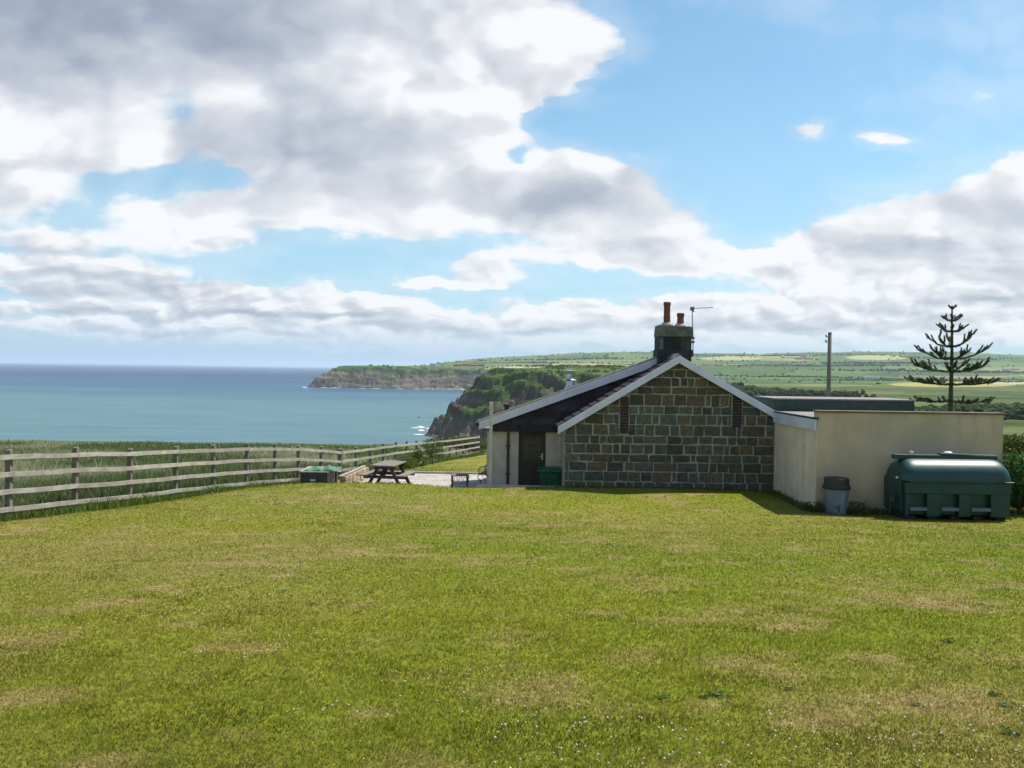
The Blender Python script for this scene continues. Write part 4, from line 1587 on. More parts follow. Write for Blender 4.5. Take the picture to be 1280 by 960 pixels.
def wood_extra(q, co, base):
    n, _ = q.noise(q.vec('MULTIPLY', co, (2.5, 2.5, 14)), 2.0, 5, .6)
    return q.mix(q.ramp(n, .42, .7, 0, .6), base, (.22, .19, .15))


rail_m = mat('weathered_rail', (.47, .445, .40), (.34, .32, .285), rough=.9, scale=3, bump=.4, bscale=25, bdist=.006, spec=.15, attr=True, extra=wood_extra)
fpost_m = mat('weathered_post', (.22, .19, .155), (.13, .115, .095), rough=.95, scale=5, bump=.5, bscale=25, spec=.15)
FZ = [0, 16.9, 18.7, 20.5, 22.4, 24.2, 26, 27.8, 29.5, 31.3, 33, 36.6, 40.2, 51, 59.4]
FT = [-.85, -1.81, -1.94, -2.09, -2.21, -2.34, -2.47, -2.63, -2.79, -3.0, -3.23, -3.41, -3.58, -4.2, -4.63]


def f_pt(y):
    x = -13.0 + .2 * y if y <= 33 else -6.4 + .16 * (y - 33)
    return x, float(np.interp(y, FZ, FT))


def fence(name, label, ylist, loc_y):
    x, zt_ = f_pt(loc_y)
    root = thing(name, label, 'fence', (x, loc_y, ground_z(x, loc_y)))
    r_ = random.Random(int(loc_y))
    for y in ylist:
        x, zt_ = f_pt(y)
        gz_ = ground_z(x, y)
        w = .05
        lx, ly = r_.uniform(-.02, .02), r_.uniform(-.03, .03)
        tp = zt_ + r_.uniform(.08, .14)
        MB().hexa([(x - w - .04, y - w, gz_ - .2), (x + w - .04, y - w, gz_ - .2), (x + w - .04, y + w, gz_ - .2), (x - w - .04, y + w, gz_ - .2),
                   (x - w - .04 + lx, y - w + ly, tp), (x + w - .04 + lx, y - w + ly, tp + .01), (x + w - .04 + lx, y + w + ly, tp + .025), (x - w - .04 + lx, y + w + ly, tp + .02)]).build('post', fpost_m, root, bevel=.006)
    for rr_ in range(4):
        i = (rr_ % 2)
        ks = [0] if i else []
        ks = sorted(set([0] + list(range(i if i else 2, len(ylist) - 1, 2)) + [len(ylist) - 1]))
        for a, b in zip(ks[:-1], ks[1:]):
            mb = MB()
            kk = r_.uniform(.8, 1.12)
            mb.cur = (kk, kk * r_.uniform(.96, 1.0), kk * r_.uniform(.9, 1.0))
            prev = None
            pts = []
            for y_ in np.linspace(ylist[a] + .004, ylist[b] - .004, (b - a) * 3 + 1):
                x_, t_z = f_pt(y_)
                zc = t_z - .335 * rr_ - .02 + .006 * math.sin(y_ * 3 + rr_) + r_.uniform(-.004, .004)
                pts.append((x_ + .036, y_, zc))
            hh, ww = .047, .017
            P = []
            for (x_, y_, z_) in pts:
                P += [(x_ - ww, y_, z_ - hh), (x_ + ww, y_, z_ - hh), (x_ + ww, y_, z_ + hh), (x_ - ww, y_, z_ + hh)]
            fs = [(0, 1, 2, 3), tuple(4 * (len(pts) - 1) + k for k in (3, 2, 1, 0))]
            for s_ in range(len(pts) - 1):
                for k in range(4):
                    fs.append((4 * s_ + k, 4 * s_ + 4 + k, 4 * s_ + 4 + (k + 1) % 4, 4 * s_ + (k + 1) % 4))
            mb._add(P, fs)
            mb.build('rail', rail_m, root)
    return root


ys1 = [33 - 1.8 * k for k in range(12, 0, -1)]
ys1 = [16.9 - 1.82 * 3, 16.9 - 1.82 * 2, 16.9 - 1.82, 16.9, 18.72, 20.55, 22.4, 24.2, 26.0, 27.8, 29.5, 31.3, 33.0]
fence('post_and_rail_fence', 'weathered four rail timber fence, the near stretch from the left edge to the bend', ys1, 22.4)
fence('post_and_rail_fence', 'weathered four rail timber fence rising beyond the picnic table towards the cliff', [33.08] + [33.0 + 1.8 * k for k in range(1, 15)] + [59.4], 46)
# low dark cross fence at the far end, glimpsed left of the house
root = thing('wire_fence', 'low dark cross fence beyond the grass left of the house corner', 'fence', (-1.0, 60.2, ground_z(-1, 60.2)))
for x_ in (-2.2, -.4, 1.4, 3.2):
    g_z = ground_z(x_, 60.2)
    MB().box(x_ - .05, x_ + .05, 60.15, 60.25, g_z - .1, g_z + 1.1).build('post', fpost_m, root)
for k in range(3):
    MB().bar((-2.3, 60.12, ground_z(-2.2, 60.2) + .35 + .33 * k), (3.3, 60.12, ground_z(3.2, 60.2) + .35 + .33 * k), .03, .06).build('rail', fpost_m, root)

# ------------------------------------------------------------------ picnic table
pic_m = mat('dark_picnic_timber', (.058, .045, .036), (.035, .028, .023), rough=.85, scale=4, stretch=(1, 6, 6), bump=.3)
pictop_m = mat('grey_table_boards', (.20, .175, .155), (.14, .12, .105), rough=.9, scale=4, bump=.4)


def picnic(cx, cy, rot):
    root = thing('picnic_table', 'dark A-frame picnic table with built-in benches on the patio', 'picnic table', (cx, cy, PATIO_Z))
    root.rotation_euler.z = rot

    def L(mb, name, m):
        # geometry is written round the origin, the Empty carries the placing
        mb.v = [(v[0] + cx, v[1] + cy, v[2] + PATIO_Z) for v in mb.v]
        return mb.build(name, m, root, bevel=.005)
    H, Lg = .76, 1.45
    mb = MB()
    for k in range(5):
        x = -.30 + k * .15
        mb.box(x - .069, x + .069, -Lg / 2, Lg / 2, H - .04, H)
    L(mb, 'tabletop', pictop_m)
    for s_ in (-1, 1):
        mb = MB()
        for k in range(2):
            x = s_ * (.52 + k * .14)
            mb.box(x - .068, x + .068, -Lg / 2, Lg / 2, .42, .46)
        L(mb, 'bench', pictop_m)
    for ye in (-.50, .50):
        for s_ in (-1, 1):
            mb = MB().bar((s_ * .56, ye, 0.0), (s_ * .18, ye, H - .045), .05, .10, up=(1, 0, 0))
            L(mb, 'leg', pic_m)
        L(MB().bar((-.68, ye + .055, .37), (.68, ye + .055, .37), .05, .095), 'cross_beam', pic_m)
        L(MB().bar((-.34, ye + .055, H - .085), (.34, ye + .055, H - .085), .05, .08), 'top_batten', pic_m)
        L(MB().bar((0, ye, .42), (0, ye - math.copysign(.42, ye), H - .07), .045, .07), 'brace', pic_m)


tp = at(486, 600, 27.7)
picnic(tp.x, 27.7, R(-9))

# ------------------------------------------------------------------ cast iron garden furniture
iron_m = mat('black_cast_iron', (.022, .022, .024), (.014, .014, .015), rough=.5, scale=8)
slat_m = mat('grey_slats', (.17, .15, .135), (.12, .105, .095), rough=.85, scale=6, bump=.3)


def curve(mb, pts, r=.011):
    # smooth a few control points
    P = [Vector(p) for p in pts]
    out = []
    for i in range(len(P) - 1):
        p0, p1, p2, p3 = P[max(i - 1, 0)], P[i], P[i + 1], P[min(i + 2, len(P) - 1)]
        for k in range(5):
            t_ = k / 5
            out.append(.5 * ((2 * p1) + (-p0 + p2) * t_ + (2 * p0 - 5 * p1 + 4 * p2 - p3) * t_ ** 2 + (-p0 + 3 * p1 - 3 * p2 + p3) * t_ ** 3))
    out.append(P[-1])
    mb.tube(out, r, 5)


def iron_piece(name, label, cat, cx, cy, rot, w, d, h, back):
    root = thing(name, label, cat, (cx, cy, PATIO_Z))
    root.rotation_euler.z = rot

    def L(mb, nm, m):
        mb.v = [(v[0] + cx, v[1] + cy, v[2] + PATIO_Z) for v in mb.v]
        return mb.build(nm, m, root)
    mb = MB()
    ns = 5
    for k in range(ns):
        y = -d / 2 + d * (k + .5) / ns
        mb.box(-w / 2, w / 2, y - d / ns * .42, y + d / ns * .42, h - .025, h)
    L(mb, 'slatted_seat' if back else 'slatted_top', slat_m)
    for s_ in (-1, 1):
        x = s_ * (w / 2 - .04)
        mb = MB()
        curve(mb, [(x, -d / 2 + .02, h - .03), (x, -d / 2 - .02, h * .7), (x, -d / 2 + .08, h * .35), (x, -d / 2 - .03, 0.01)], .014)
        curve(mb, [(x, d / 2 - .02, h - .03), (x, d / 2 + .02, h * .7), (x, d / 2 - .08, h * .35), (x, d / 2 + .03, 0.01)], .014)
        curve(mb, [(x, -d / 2 + .06, h * .36), (x, 0, h * .62), (x, d / 2 - .06, h * .36)], .011)
        curve(mb, [(x, -d / 4, h - .03), (x, -.04, h * .62), (x, d / 6, h * .8), (x, 0, h * .9)], .009)
        mb.tube([(x, -d / 2, h - .03), (x, d / 2, h - .03)], .012, 5)
        if back:
            curve(mb, [(x, d / 2, h - .03), (x, d / 2 + .08, h + .2), (x, d / 2 + .10, h + .40)], .014)
            curve(mb, [(x, d / 2 + .07, h + .18), (x, d / 4, h + .26), (x, -d / 3, h + .20), (x, -d / 2, h + .10), (x, -d / 2 + .05, h)], .013)
            curve(mb, [(x, 0, h), (x, .06, h + .12), (x, -.06, h + .18), (x, .02, h + .24)], .009)
        L(mb, 'end_frame', iron_m)
    if back:
        mb = MB()
        for k in range(3):
            z = h + .12 + k * .11
            mb.box(-w / 2, w / 2, d / 2 + .05 + k * .02, d / 2 + .075 + k * .02, z - .035, z + .035)
        L(mb, 'backrest', slat_m)
    else:
        mb = MB()
        for k in range(4):
            a = -w / 2 + .06 + k * (w - .12) / 3
            curve(mb, [(a - .05, -d / 2 + .02, h - .04), (a, -d / 2 + .02, h - .16), (a + .05, -d / 2 + .02, h - .04)], .008)
        mb.tube([(-w / 2 + .04, 0, h * .36), (w / 2 - .04, 0, h * .36)], .010, 5)
        L(mb, 'apron', iron_m)


tp = at(574, 600, 27.3)
iron_piece('garden_coffee_table', 'low slatted table with scrolled black iron legs on the shaded patio', 'garden table', tp.x, 27.6, R(8), .56, .55, .44, False)
tp = at(602, 600, 28.4)
iron_piece('iron_bench', 'black cast iron garden bench half hidden by the house corner', 'bench', tp.x + .22, 28.6, R(-100), 1.15, .45, .42, True)

# ------------------------------------------------------------------ storage box, green cover, low wall
boxm = mat('old_plywood', (.34, .30, .25), (.25, .22, .18), rough=.9, scale=4, bump=.3)
shade_side_m = mat('shade_dark_boarding', (.045, .048, .052), (.028, .03, .033), rough=.7, scale=3)  # dark colour paints the shade on the front; the lit end stays pale
YBX = 26.5
q0, q1 = at(375.5, 600, YBX).x, at(409, 600, YBX).x
zt = at(392, 590.8, YBX).z
zg = ground_z((q0 + q1) / 2, YBX + .4)
sbox = thing('storage_box', 'low storage box with shade-painted sides and a pale lid near the fence', 'storage box', ((q0 + q1) / 2, YBX + .5, zg))
mb = MB().box(q0, q1, YBX, YBX + .03, zg - .1, zt).box(q0, q1, YBX + 1.07, YBX + 1.1, zg - .1, zt).box(q0, q0 + .03, YBX + .03, YBX + 1.07, zg - .1, zt)
mb.build('box_side', shade_side_m, sbox)
MB().box(q1 - .03, q1 + .001, YBX + .031, YBX + 1.068, zg - .1, zt).build('end_panel', boxm, sbox)
MB().hexa([(q0 - .03, YBX - .04, zt + .002), (q1 + .04, YBX - .04, zt + .002), (q1 + .04, YBX + 1.14, zt + .002), (q0 - .03, YBX + 1.14, zt + .002),
           (q0 - .03, YBX - .04, zt + .035), (q1 + .04, YBX - .04, zt + .03), (q1 + .04, YBX + 1.14, zt + .06), (q0 - .03, YBX + 1.14, zt + .06)]).build('lid', boxm, sbox)
MB().box(q1 + .03, q1 + .10, YBX + .98, YBX + 1.06, zg - .1, zt + .001).build('corner_post', fpost_m, sbox)
mb = MB().box(q0 + .30, q0 + .46, YBX - .03, YBX - .002, zg + .0 + .12, zg + .17)
mb.build('label_plate', white_m, sbox)
# crumpled green sandpit-style cover on the lid
nu, nv = 26, 14
P, F_ = [], []
c0_, c1_ = at(383.5, 585, YBX + .5).x, at(424, 585, YBX + .5).x
for j in range(nv):
    for i in range(nu):
        s_, t_ = i / (nu - 1), j / (nv - 1)
        ex_ = math.sin(math.pi * s_) ** .35 * math.sin(math.pi * t_) ** .35
        hh = .05 + .085 * ex_ * (.45 + .55 * math.exp(-((s_ - .72) / .22) ** 2) + .25 * math.exp(-((s_ - .12) / .06) ** 2)) + .035 * math.sin(s_ * 17 + t_ * 5) * ex_ + .02 * math.sin(s_ * 31 - t_ * 9) * ex_
        P.append((c0_ + (c1_ - c0_) * s_, YBX + .05 + .95 * t_, zt + .055 + hh - .06))
for j in range(nv - 1):
    for i in range(nu - 1):
        a = j * nu + i
        F_.append((a, a + 1, a + nu + 1, a + nu))
mb = MB()
mb._add(P, F_)
cover_m = mat('green_tarpaulin', (.060, .165, .095), (.04, .12, .07), rough=.45, scale=4, bump=.2)
cv = mb.build('tarpaulin', cover_m, smooth=True)
md = cv.modifiers.new('solid', 'SOLIDIFY')
md.thickness = .01
tag(cv, 'crumpled pale green plastic cover lying on the storage box', 'cover')

lowwall = thing('garden_wall', 'low sunlit stone edging wall between the storage box and the picnic table', 'wall', (-5.1, 28.2, PATIO_Z))
ws_m = mat('buff_stone', (1, 1, 1), (.7, .7, .68), rough=.9, scale=8, bump=.6, attr=True)
mb = MB()
rs = random.Random(8)
p0 = at(427, 604, 26.9)
p1 = at(457, 597, 29.8)
for r_i in range(3):
    t_ = rs.uniform(0, .05)
    while t_ < 1:
        w = rs.uniform(.06, .13)
        a = Vector((p0.x + (p1.x - p0.x) * t_, 26.9 + 2.9 * t_, 0))
        b = Vector((p0.x + (p1.x - p0.x) * min(t_ + w - .008, 1), 26.9 + 2.9 * min(t_ + w - .008, 1), 0))
        kk = rs.uniform(.7, 1.15)
        mb.cur = (.46 * kk, .36 * kk, .22 * kk * rs.uniform(.85, 1.1))
        z_ = PATIO_Z - .05 + r_i * .15
        a.z = b.z = z_ + .07
        mb.bar(a, b, .2 + rs.uniform(-.03, .03), .138 + rs.uniform(-.008, .008))
        t_ += w
mb.build('stones', ws_m, lowwall, bevel=.012, jitter=.006)
MB().bar((p0.x - .05, 26.9, PATIO_Z + .42), (p1.x - .05, 29.8, PATIO_Z + .42), .13, .03).build('timber_capping', boxm, lowwall, bevel=.006)

# ------------------------------------------------------------------ telegraph pole
UY = 54.0
up = at(1035.8, 470, UY)
ub = ground_z(up.x, UY)
pole = thing('telegraph_pole', 'bare timber telegraph pole behind the flat roof, no wires', 'utility pole', (up.x, UY, ub))
pole_m = mat('grey_pole_timber', (.21, .19, .165), (.14, .125, .11), rough=.9, scale=4, stretch=(4, 4, .5), bump=.3)
utop = at(1036, 416.5, UY).z
MB().tube([(up.x, UY, ub - .3), (up.x + .02, UY, (ub + utop) / 2), (up.x + .03, UY, utop)], [.155, .135, .115], 14).build('shaft', pole_m, pole, smooth=True)
MB().lathe([(.12, utop + .001), (.10, utop + .05), (.0, utop + .07)], up.x + .03, UY, 12).build('cap', lead_m, pole)
for dz in (.22, .55):
    MB().tube([(up.x - .05, UY, utop - dz), (up.x - .21, UY, utop - dz)], .025, 6).build('bracket', lead_m, pole)
    MB().lathe([(.02, utop - dz), (.05, utop - dz + .03), (.05, utop - dz + .10), (.02, utop - dz + .13)], up.x - .21, UY, 8).build('insulator', black_m, pole)

# ------------------------------------------------------------------ monkey puzzle tree
MY = 29.5
mp = at(1188.6, 500, MY)
mbz = ground_z(mp.x, MY)
tree = thing('monkey_puzzle_tree', 'young monkey puzzle tree with tiers of upturned branches behind the flat roof', 'tree', (mp.x, MY, mbz))
spike_m = mat('monkey_puzzle_leaf', (.058, .085, .034), (.036, .054, .024), rough=.6, scale=9, spec=.3)
trunk_m = mat('monkey_puzzle_trunk', (.085, .075, .06), (.05, .045, .035), rough=.9, scale=9, stretch=(1, 1, 4), bump=.6)
mtop = at(1190.5, 382, MY)
pts = []
for k in range(12):
    t_ = k / 11
    z = mbz - .1 + (mtop.z - mbz + .1) * t_
    pts.append(Vector((mp.x + (mtop.x - mp.x) * max(0, (z - mp.z) / (mtop.z - mp.z)) + .01 * math.sin(k), MY, z)))
MB().tube(pts, [.115 - .09 * (k / 11) ** 1.1 for k in range(12)], 12).build('trunk', trunk_m, tree, smooth=True)


def spiky(mb, pts, r0, r1, dens=90):
    """rope-like branch covered in stiff overlapping leaves"""
    n = len(pts)
    mb.tube(pts, [r0 + (r1 - r0) * k / (n - 1) for k in range(n)], 5)
    Lt = 0
    for i in range(n - 1):
        a, b = pts[i], pts[i + 1]
        d = b - a
        L_ = d.length
        d.normalize()
        sd = d.cross(Vector((.3, .2, .9))).normalized()
        up_ = d.cross(sd)
        for k in range(max(1, int(L_ * dens))):
            t_ = (k + random.random()) / (L_ * dens)
            p = a + (b - a) * min(t_, 1)
            an = random.uniform(0, 6.283)
            o = sd * math.cos(an) + up_ * math.sin(an)
            r = (r0 + (r1 - r0) * (i + t_) / (n - 1))
            tng = o.cross(d) * .016
            base = p + o * r * .6
            tip = p + o * (r + .028) + d * .045
            mb._add([base - tng, base + tng, tip], [(0, 1, 2)])


TIERS = [(385, 6.0, 4, .60, 0), (400, 14.5, 5, .42, 1), (414, 19, 5, .50, 1), (432, 29, 5, .40, 2), (447, 36, 6, .24, 3),
         (464, 43, 6, .17, 4), (480, 45, 6, .07, 4), (501, 45, 5, -.03, 4)]
r_ = random.Random(4)
for (py, rad_px, nb, lift, sub) in TIERS:
    c = at(1189, py, MY)
    Rr = rad_px / F * MY
    ph = r_.uniform(0, 1)
    for k in range(nb):
        an = 2 * math.pi * (k + ph) / nb + r_.uniform(-.18, .18)
        Rk = Rr * r_.uniform(.86, 1.06)
        cx_ = mp.x + (mtop.x - mp.x) * max(0, (c.z - mp.z) / (mtop.z - mp.z))
        pts = []
        for j in range(8):
            t_ = j / 7
            rr_ = Rk * t_
            zz = c.z + Rk * (lift * (t_ ** 2.0) * .95 - .07 * math.sin(math.pi * min(t_ * 1.3, 1)) * (1 if lift > .2 else .3)) + .015 * r_.uniform(-1, 1)
            sw = .05 * math.sin(t_ * 3 + k) * Rk
            pts.append(Vector((cx_ + rr_ * math.cos(an) - sw * math.sin(an), MY + rr_ * math.sin(an) + sw * math.cos(an), zz)))
        mb = MB()
        spiky(mb, pts, .031, .023, 120)
        for s_ in range(sub * 2):
            j = r_.randint(3, 6)
            p = pts[j] + (pts[j + 1 if j < 7 else 7] - pts[j]) * r_.random()
            d = (pts[j + 1] - pts[j]).normalized()
            side = Vector((-math.sin(an), math.cos(an), 0)) * (1 if s_ % 2 else -1)
            Lb = Rk * r_.uniform(.16, .34)
            e1 = p + d * Lb * .5 + side * Lb * .35 + Vector((0, 0, Lb * .18))
            e2 = p + d * Lb * .85 + side * Lb * .5 + Vector((0, 0, Lb * (.55 if lift > .1 else .40)))
            spiky(mb, [p, e1, e2], .028, .020, 120)
        mb.build('branch', spike_m, tree)

# ------------------------------------------------------------------ hedge and plants on the right
def hedge():
    x0, x1, y0, y1 = 11.42, 19.0, 20.6, 23.0
    z = ground_z(12, 21.5)
    top = at(1266, 549, 21.2).z
    root = thing('garden_hedge', 'tall dense garden hedge with reddish new growth right of the annex', 'hedge', ((x0 + x1) / 2, 21.8, z))
    n = 26000
    P = np.stack([rng.uniform(x0, x1, n), rng.uniform(y0, y1, n), rng.uniform(z, top, n)], -1)
    # push towards the shell
    k = rng.random(n)
    P[:, 1] = np.where(k < .5, y0 + np.abs(rng.normal(0, .14, n)), P[:, 1])
    P[:, 2] = np.where(k > .7, top - np.abs(rng.normal(0, .12, n)), P[:, 2])
    bump_ = (fbm(P[:, 0] * 1.6, P[:, 2] * 1.6, 3, 7) - .5)
    P[:, 1] += bump_ * .5
    P[:, 2] += (fbm(P[:, 0] * 1.3, P[:, 1] * 1.3, 3, 11) - .5) * .35
    t_ = rng.random((n, 1))
    C_ = np.array([.050, .095, .022]) * t_ + np.array([.11, .15, .035]) * (1 - t_)
    redm = (P[:, 2] > top - .45) & (fbm(P[:, 0] * 2, P[:, 2] * 3, 2, 19) > .55)
    C_[redm] = np.array([.20, .10, .055])
    link_mesh('foliage', leaf_mesh('foliage', P - np.array(root.location), np.full(n, .075), C_, leaf_m), root)
    mb = MB()
    for k in range(16):
        x = x0 + .2 + k * (x1 - x0 - .4) / 15
        mb.tube([(x, 21.6, z - .05), (x + .08, 21.5, z + .8), (x - .05, 21.7, top - .25)], [.05, .035, .015], 6)
    mb.build('stems', bark_m, root)


hedge()
sh = at(1272, 620, 19.9)
shrub('leafy_shrub', 'bright green broad-leaved shrub at the right end of the oil tank', 'shrub', sh.x + .10, 20.0, 1.25, .42, 2600, .075, (.055, .13, .03), (.10, .19, .045))
sh = at(1300, 620, 19.7)
shrub('leafy_shrub', 'bright green climber in front of the hedge at the photo edge', 'shrub', sh.x + .2, 19.9, 1.1, .5, 2600, .07, (.06, .12, .03), (.11, .18, .04))
sh = at(1073, 645, 19.5)
shrub('flowering_weed', 'small cream flowering plant between the water butt and the oil tank', 'plant', sh.x, 19.55, .27, .2, 700, .035, (.07, .12, .025), (.12, .17, .04), flower=(.48, .40, .22), stems=5)
sh = at(1018, 648, 19.8)
shrub('weed_clump', 'dark weed clump at the foot of the annex corner', 'plant', sh.x - .05, 19.85, .22, .22, 400, .04, (.04, .08, .02), (.08, .13, .03), stems=5)
sh = at(533, 606, 24.55)
shrub('heather_bush', 'small purplish heather on the edge of the lawn before the patio', 'plant', sh.x, 24.6, .30, .28, 1400, .026, (.20, .13, .14), (.11, .10, .06), stems=9)
for (px, py, Y, h, r, lab) in ((512, 576, 37.5, .55, .6, 'tall weeds pushing through the fence behind the picnic table'),
                               (522, 570, 39.5, .85, .4, 'bright green shrub growing through the fence, left of the pair'),
                               (541, 568, 43, 1.0, .5, 'bright green shrub growing through the fence, right of the pair'),
                               (452, 590, 31.5, .45, .8, 'low scrub between the fence bend and the low stone wall')):
    p = at(px, py, Y)
    shrub('fence_shrub', lab, 'shrub', p.x, Y, h, r, 1300, .07, (.10, .15, .03), (.17, .21, .05), stems=6)


# bushes on the cliff edge beyond the fence end
def bush_edge():
    for (px, Y, h, r, lab) in ((549, 64, .75, 1.0, 'yellow green gorse bush beyond the far end of the rail fence, leftmost of three'),
                               (566, 68, .8, 1.2, 'yellow green gorse bush beyond the far end of the rail fence, middle of three'),
                               (592, 64, .8, 1.6, 'low dark bush beyond the far fence end beside the house corner')):
        x = (px - 640) / F * Y
        shrub('gorse_bush', lab, 'shrub', x, Y, h, r, 11000, .10, (.08, .11, .025), (.17, .17, .04), stems=6)


bush_edge()

# ------------------------------------------------------------------ lawn flowers and rosettes
fl_m = mat('clover_flower', (.72, .72, .66), (.60, .60, .52), rough=.8, scale=30, translucent=.2)
yl_m = mat('yellow_petal', (.75, .52, .03), (.65, .42, .02), rough=.7, scale=30, translucent=.2)


def flowers(name, n, y0, y1, r, m, thr, seed):
    X, Y = sample_fan(n, y0, y1, 1.0)
    k = (fbm(X * .35 + seed, Y * .45, 3, seed) > thr) & on_lawn(X, Y) & (grass_patch(X, Y) < .55)
    X, Y = X[k], Y[k]
    Z = height(X[None], Y[None])[0][0] + .032
    n = len(X)
    rr_ = r * (.7 + .6 * rng.random(n)) * np.clip(.6 + .035 * Y, .7, 1.6)
    dirs = np.array([(1, 0, 0), (0, 1, 0), (-1, 0, 0), (0, -1, 0), (0, 0, 1), (0, 0, -1)], float)
    V = np.stack([X, Y, Z], -1)[:, None] + dirs[None] * rr_[:, None, None] * np.array([1, 1, .75])
    o = np.arange(n)[:, None] * 6
    fs = [o + np.array(t_) for t_ in ((0, 1, 4), (1, 2, 4), (2, 3, 4), (3, 0, 4), (1, 0, 5), (2, 1, 5), (3, 2, 5), (0, 3, 5))]
    tag(link_mesh(name, np_mesh(name, V.reshape(-1, 3), fs, None, m, True)), kind='stuff')


flowers('clover_flowers', 5000, 3.6, 26, .0090, fl_m, .62, 300)
flowers('yellow_flowers', 370, 3.2, 14, .0085, yl_m, .52, 320)

spots = [(827, 873), (1255, 883), (985, 862), (1185, 803), (1243, 870), (897, 870), (1265, 918), (1145, 882), (880, 873)]
ros = None
for i, (px, py) in enumerate(spots):
    # intersect with the sloping lawn
    y = 4.0
    for _ in range(40):
        zz = ground_z(at(px, py, y).x, y)
        y = y * (zz / at(px, py, y).z)
    p = at(px, py, y)
    gz_ = ground_z(p.x, y)
    if ros is None:
        n = 30
        an = rng.uniform(0, 6.283, n)
        rad = rng.uniform(.008, .052, n)
        P = np.stack([np.cos(an) * rad * 1.5, np.sin(an) * rad, .012 + .018 * rng.random(n)], -1)
        C_ = np.array([.075, .130, .022]) * (.7 + .8 * rng.random((n, 1)))
        me = leaf_mesh('weed_rosette', P, np.full(n, .038), C_, leaf_m, tilt=.25)
        ros = bpy.data.objects.new('weed_rosette', me)
        o = ros
    else:
        o = ros.copy()
    o.location = (p.x, y, gz_ + .001)
    o.rotation_euler = (0, 0, random.uniform(0, 6.28))
    s_ = random.uniform(.45, .85)
    o.scale = (s_ * random.uniform(.8, 1.5), s_, s_ * random.uniform(.6, 1.1))
    col.objects.link(o)
    tag(o, 'flat dark green broad-leaved weed rosette in the lawn', 'weed', 'weed rosettes scattered in the lawn')

# ------------------------------------------------------------------ far woods and hedgerow trees
tree_m = mat('far_foliage', (1, 1, 1), (.6, .65, .6), rough=.95, scale=.4, attr=True, spec=.05, bump=.8, bscale=1.2, bdist=1.0)
ico = np.array([(0, 0, 1), (.894, 0, .447), (.276, .851, .447), (-.724, .526, .447), (-.724, -.526, .447), (.276, -.851, .447),
                (.724, .526, -.447), (-.276, .851, -.447), (-.894, 0, -.447), (-.276, -.851, -.447), (.724, -.526, -.447), (0, 0, -1)], float)
icf = np.array([(0, 1, 2), (0, 2, 3), (0, 3, 4), (0, 4, 5), (0, 5, 1), (1, 6, 2), (2, 7, 3), (3, 8, 4), (4, 9, 5), (5, 10, 1),
                (2, 6, 7), (3, 7, 8), (4, 8, 9), (5, 9, 10), (1, 10, 6), (6, 11, 7), (7, 11, 8), (8, 11, 9), (9, 11, 10), (10, 11, 6)])


def crowns(name, X, Y, r, lumps=1, colr=(.040, .062, .022)):
    Z = height(X[None], Y[None])[0][0]
    ok = Z > -40
    X, Y, Z, r = X[ok], Y[ok], Z[ok], r[ok]
    if lumps > 1:
        X = np.repeat(X, lumps) + rng.normal(0, 1, len(X) * lumps) * np.repeat(r, lumps) * .5
        Y = np.repeat(Y, lumps) + rng.normal(0, 1, len(Y) * lumps) * np.repeat(r, lumps) * .5
        Z = np.repeat(Z, lumps) + rng.uniform(-.1, .7, len(Z) * lumps) * np.repeat(r, lumps)
        r = np.repeat(r, lumps) * rng.uniform(.28, .5, len(X))
    n = len(X)
    jit = rng.uniform(.7, 1.3, (n, 12, 1))
    V = np.stack([X, Y, Z + r * .5], -1)[:, None] + ico[None] * r[:, None, None] * jit * np.array([1, 1, .85])
    fs = (np.arange(n)[:, None, None] * 12 + icf[None]).reshape(-1, 3)
    C_ = np.array(colr) * rng.uniform(.6, 1.5, (n, 1)) * np.array([1, 1, 1])
    C_ = np.repeat(C_[:, None], 12, 1).reshape(-1, 3)
    tag(link_mesh(name, np_mesh(name, V.reshape(-1, 3), [fs], C_, tree_m, False)), kind='stuff')


def px_cloud(n, px, Y, rx, ry):
    a = rng.normal(0, .5, n)
    b = rng.normal(0, .5, n)
    Yv = Y + b * ry
    return (px + a * rx - 640) / F * Yv, Yv


# wood below the pasture, seen between gable and flat roof
parts = [px_cloud(420, 945, 850, 60, 70), px_cloud(260, 905, 800, 50, 70), px_cloud(90, 1000, 860, 70, 25)]
X = np.concatenate([p[0] for p in parts])
Y = np.concatenate([p[1] for p in parts])
crowns('valley_wood', X, Y, rng.uniform(3.4, 7.0, len(X)), 6)
# wooded bank on the right
parts = [px_cloud(420, 1268, 520, 38, 45), px_cloud(220, 1310, 480, 50, 60), px_cloud(160, 1225, 560, 35, 25), px_cloud(160, 1180, 420, 60, 18)]
X = np.concatenate([p[0] for p in parts])
Y = np.concatenate([p[1] for p in parts])
crowns('hillside_wood', X, Y, rng.uniform(2.8, 6.2, len(X)), 6, (.045, .072, .022))
# distant hedgerow trees, copses along valley bottom
Xs, Ys_ = [], []
for (n, px, Y0, rx, ry) in ((700, 1100, 2450, 260, 60), (500, 1200, 2900, 170, 60), (420, 1000, 3300, 140, 70), (300, 1130, 3500, 110, 60),
                            (260, 1190, 4200, 60, 60), (200, 960, 4300, 120, 40), (160, 720, 3900, 120, 50), (200, 640, 3300, 60, 40), (260, 1250, 2200, 120, 20), (200, 1100, 1950, 120, 14)):
    a, b = px_cloud(n, px, Y0, rx, ry)
    Xs.append(a)
    Ys_.append(b)
# hedgerows from the field borders
sel = np.argwhere((edge < .035) & (YY > 1500) & (YY < 5400) & (np.abs(U) < .6) & (HH > -30))
sel = sel[rng.choice(len(sel), min(600, len(sel)), replace=False)]
Xs.append(XX[sel[:, 0], sel[:, 1]] + rng.normal(0, 4, len(sel)))
Ys_.append(YY[sel[:, 0], sel[:, 1]] + rng.normal(0, 6, len(sel)))
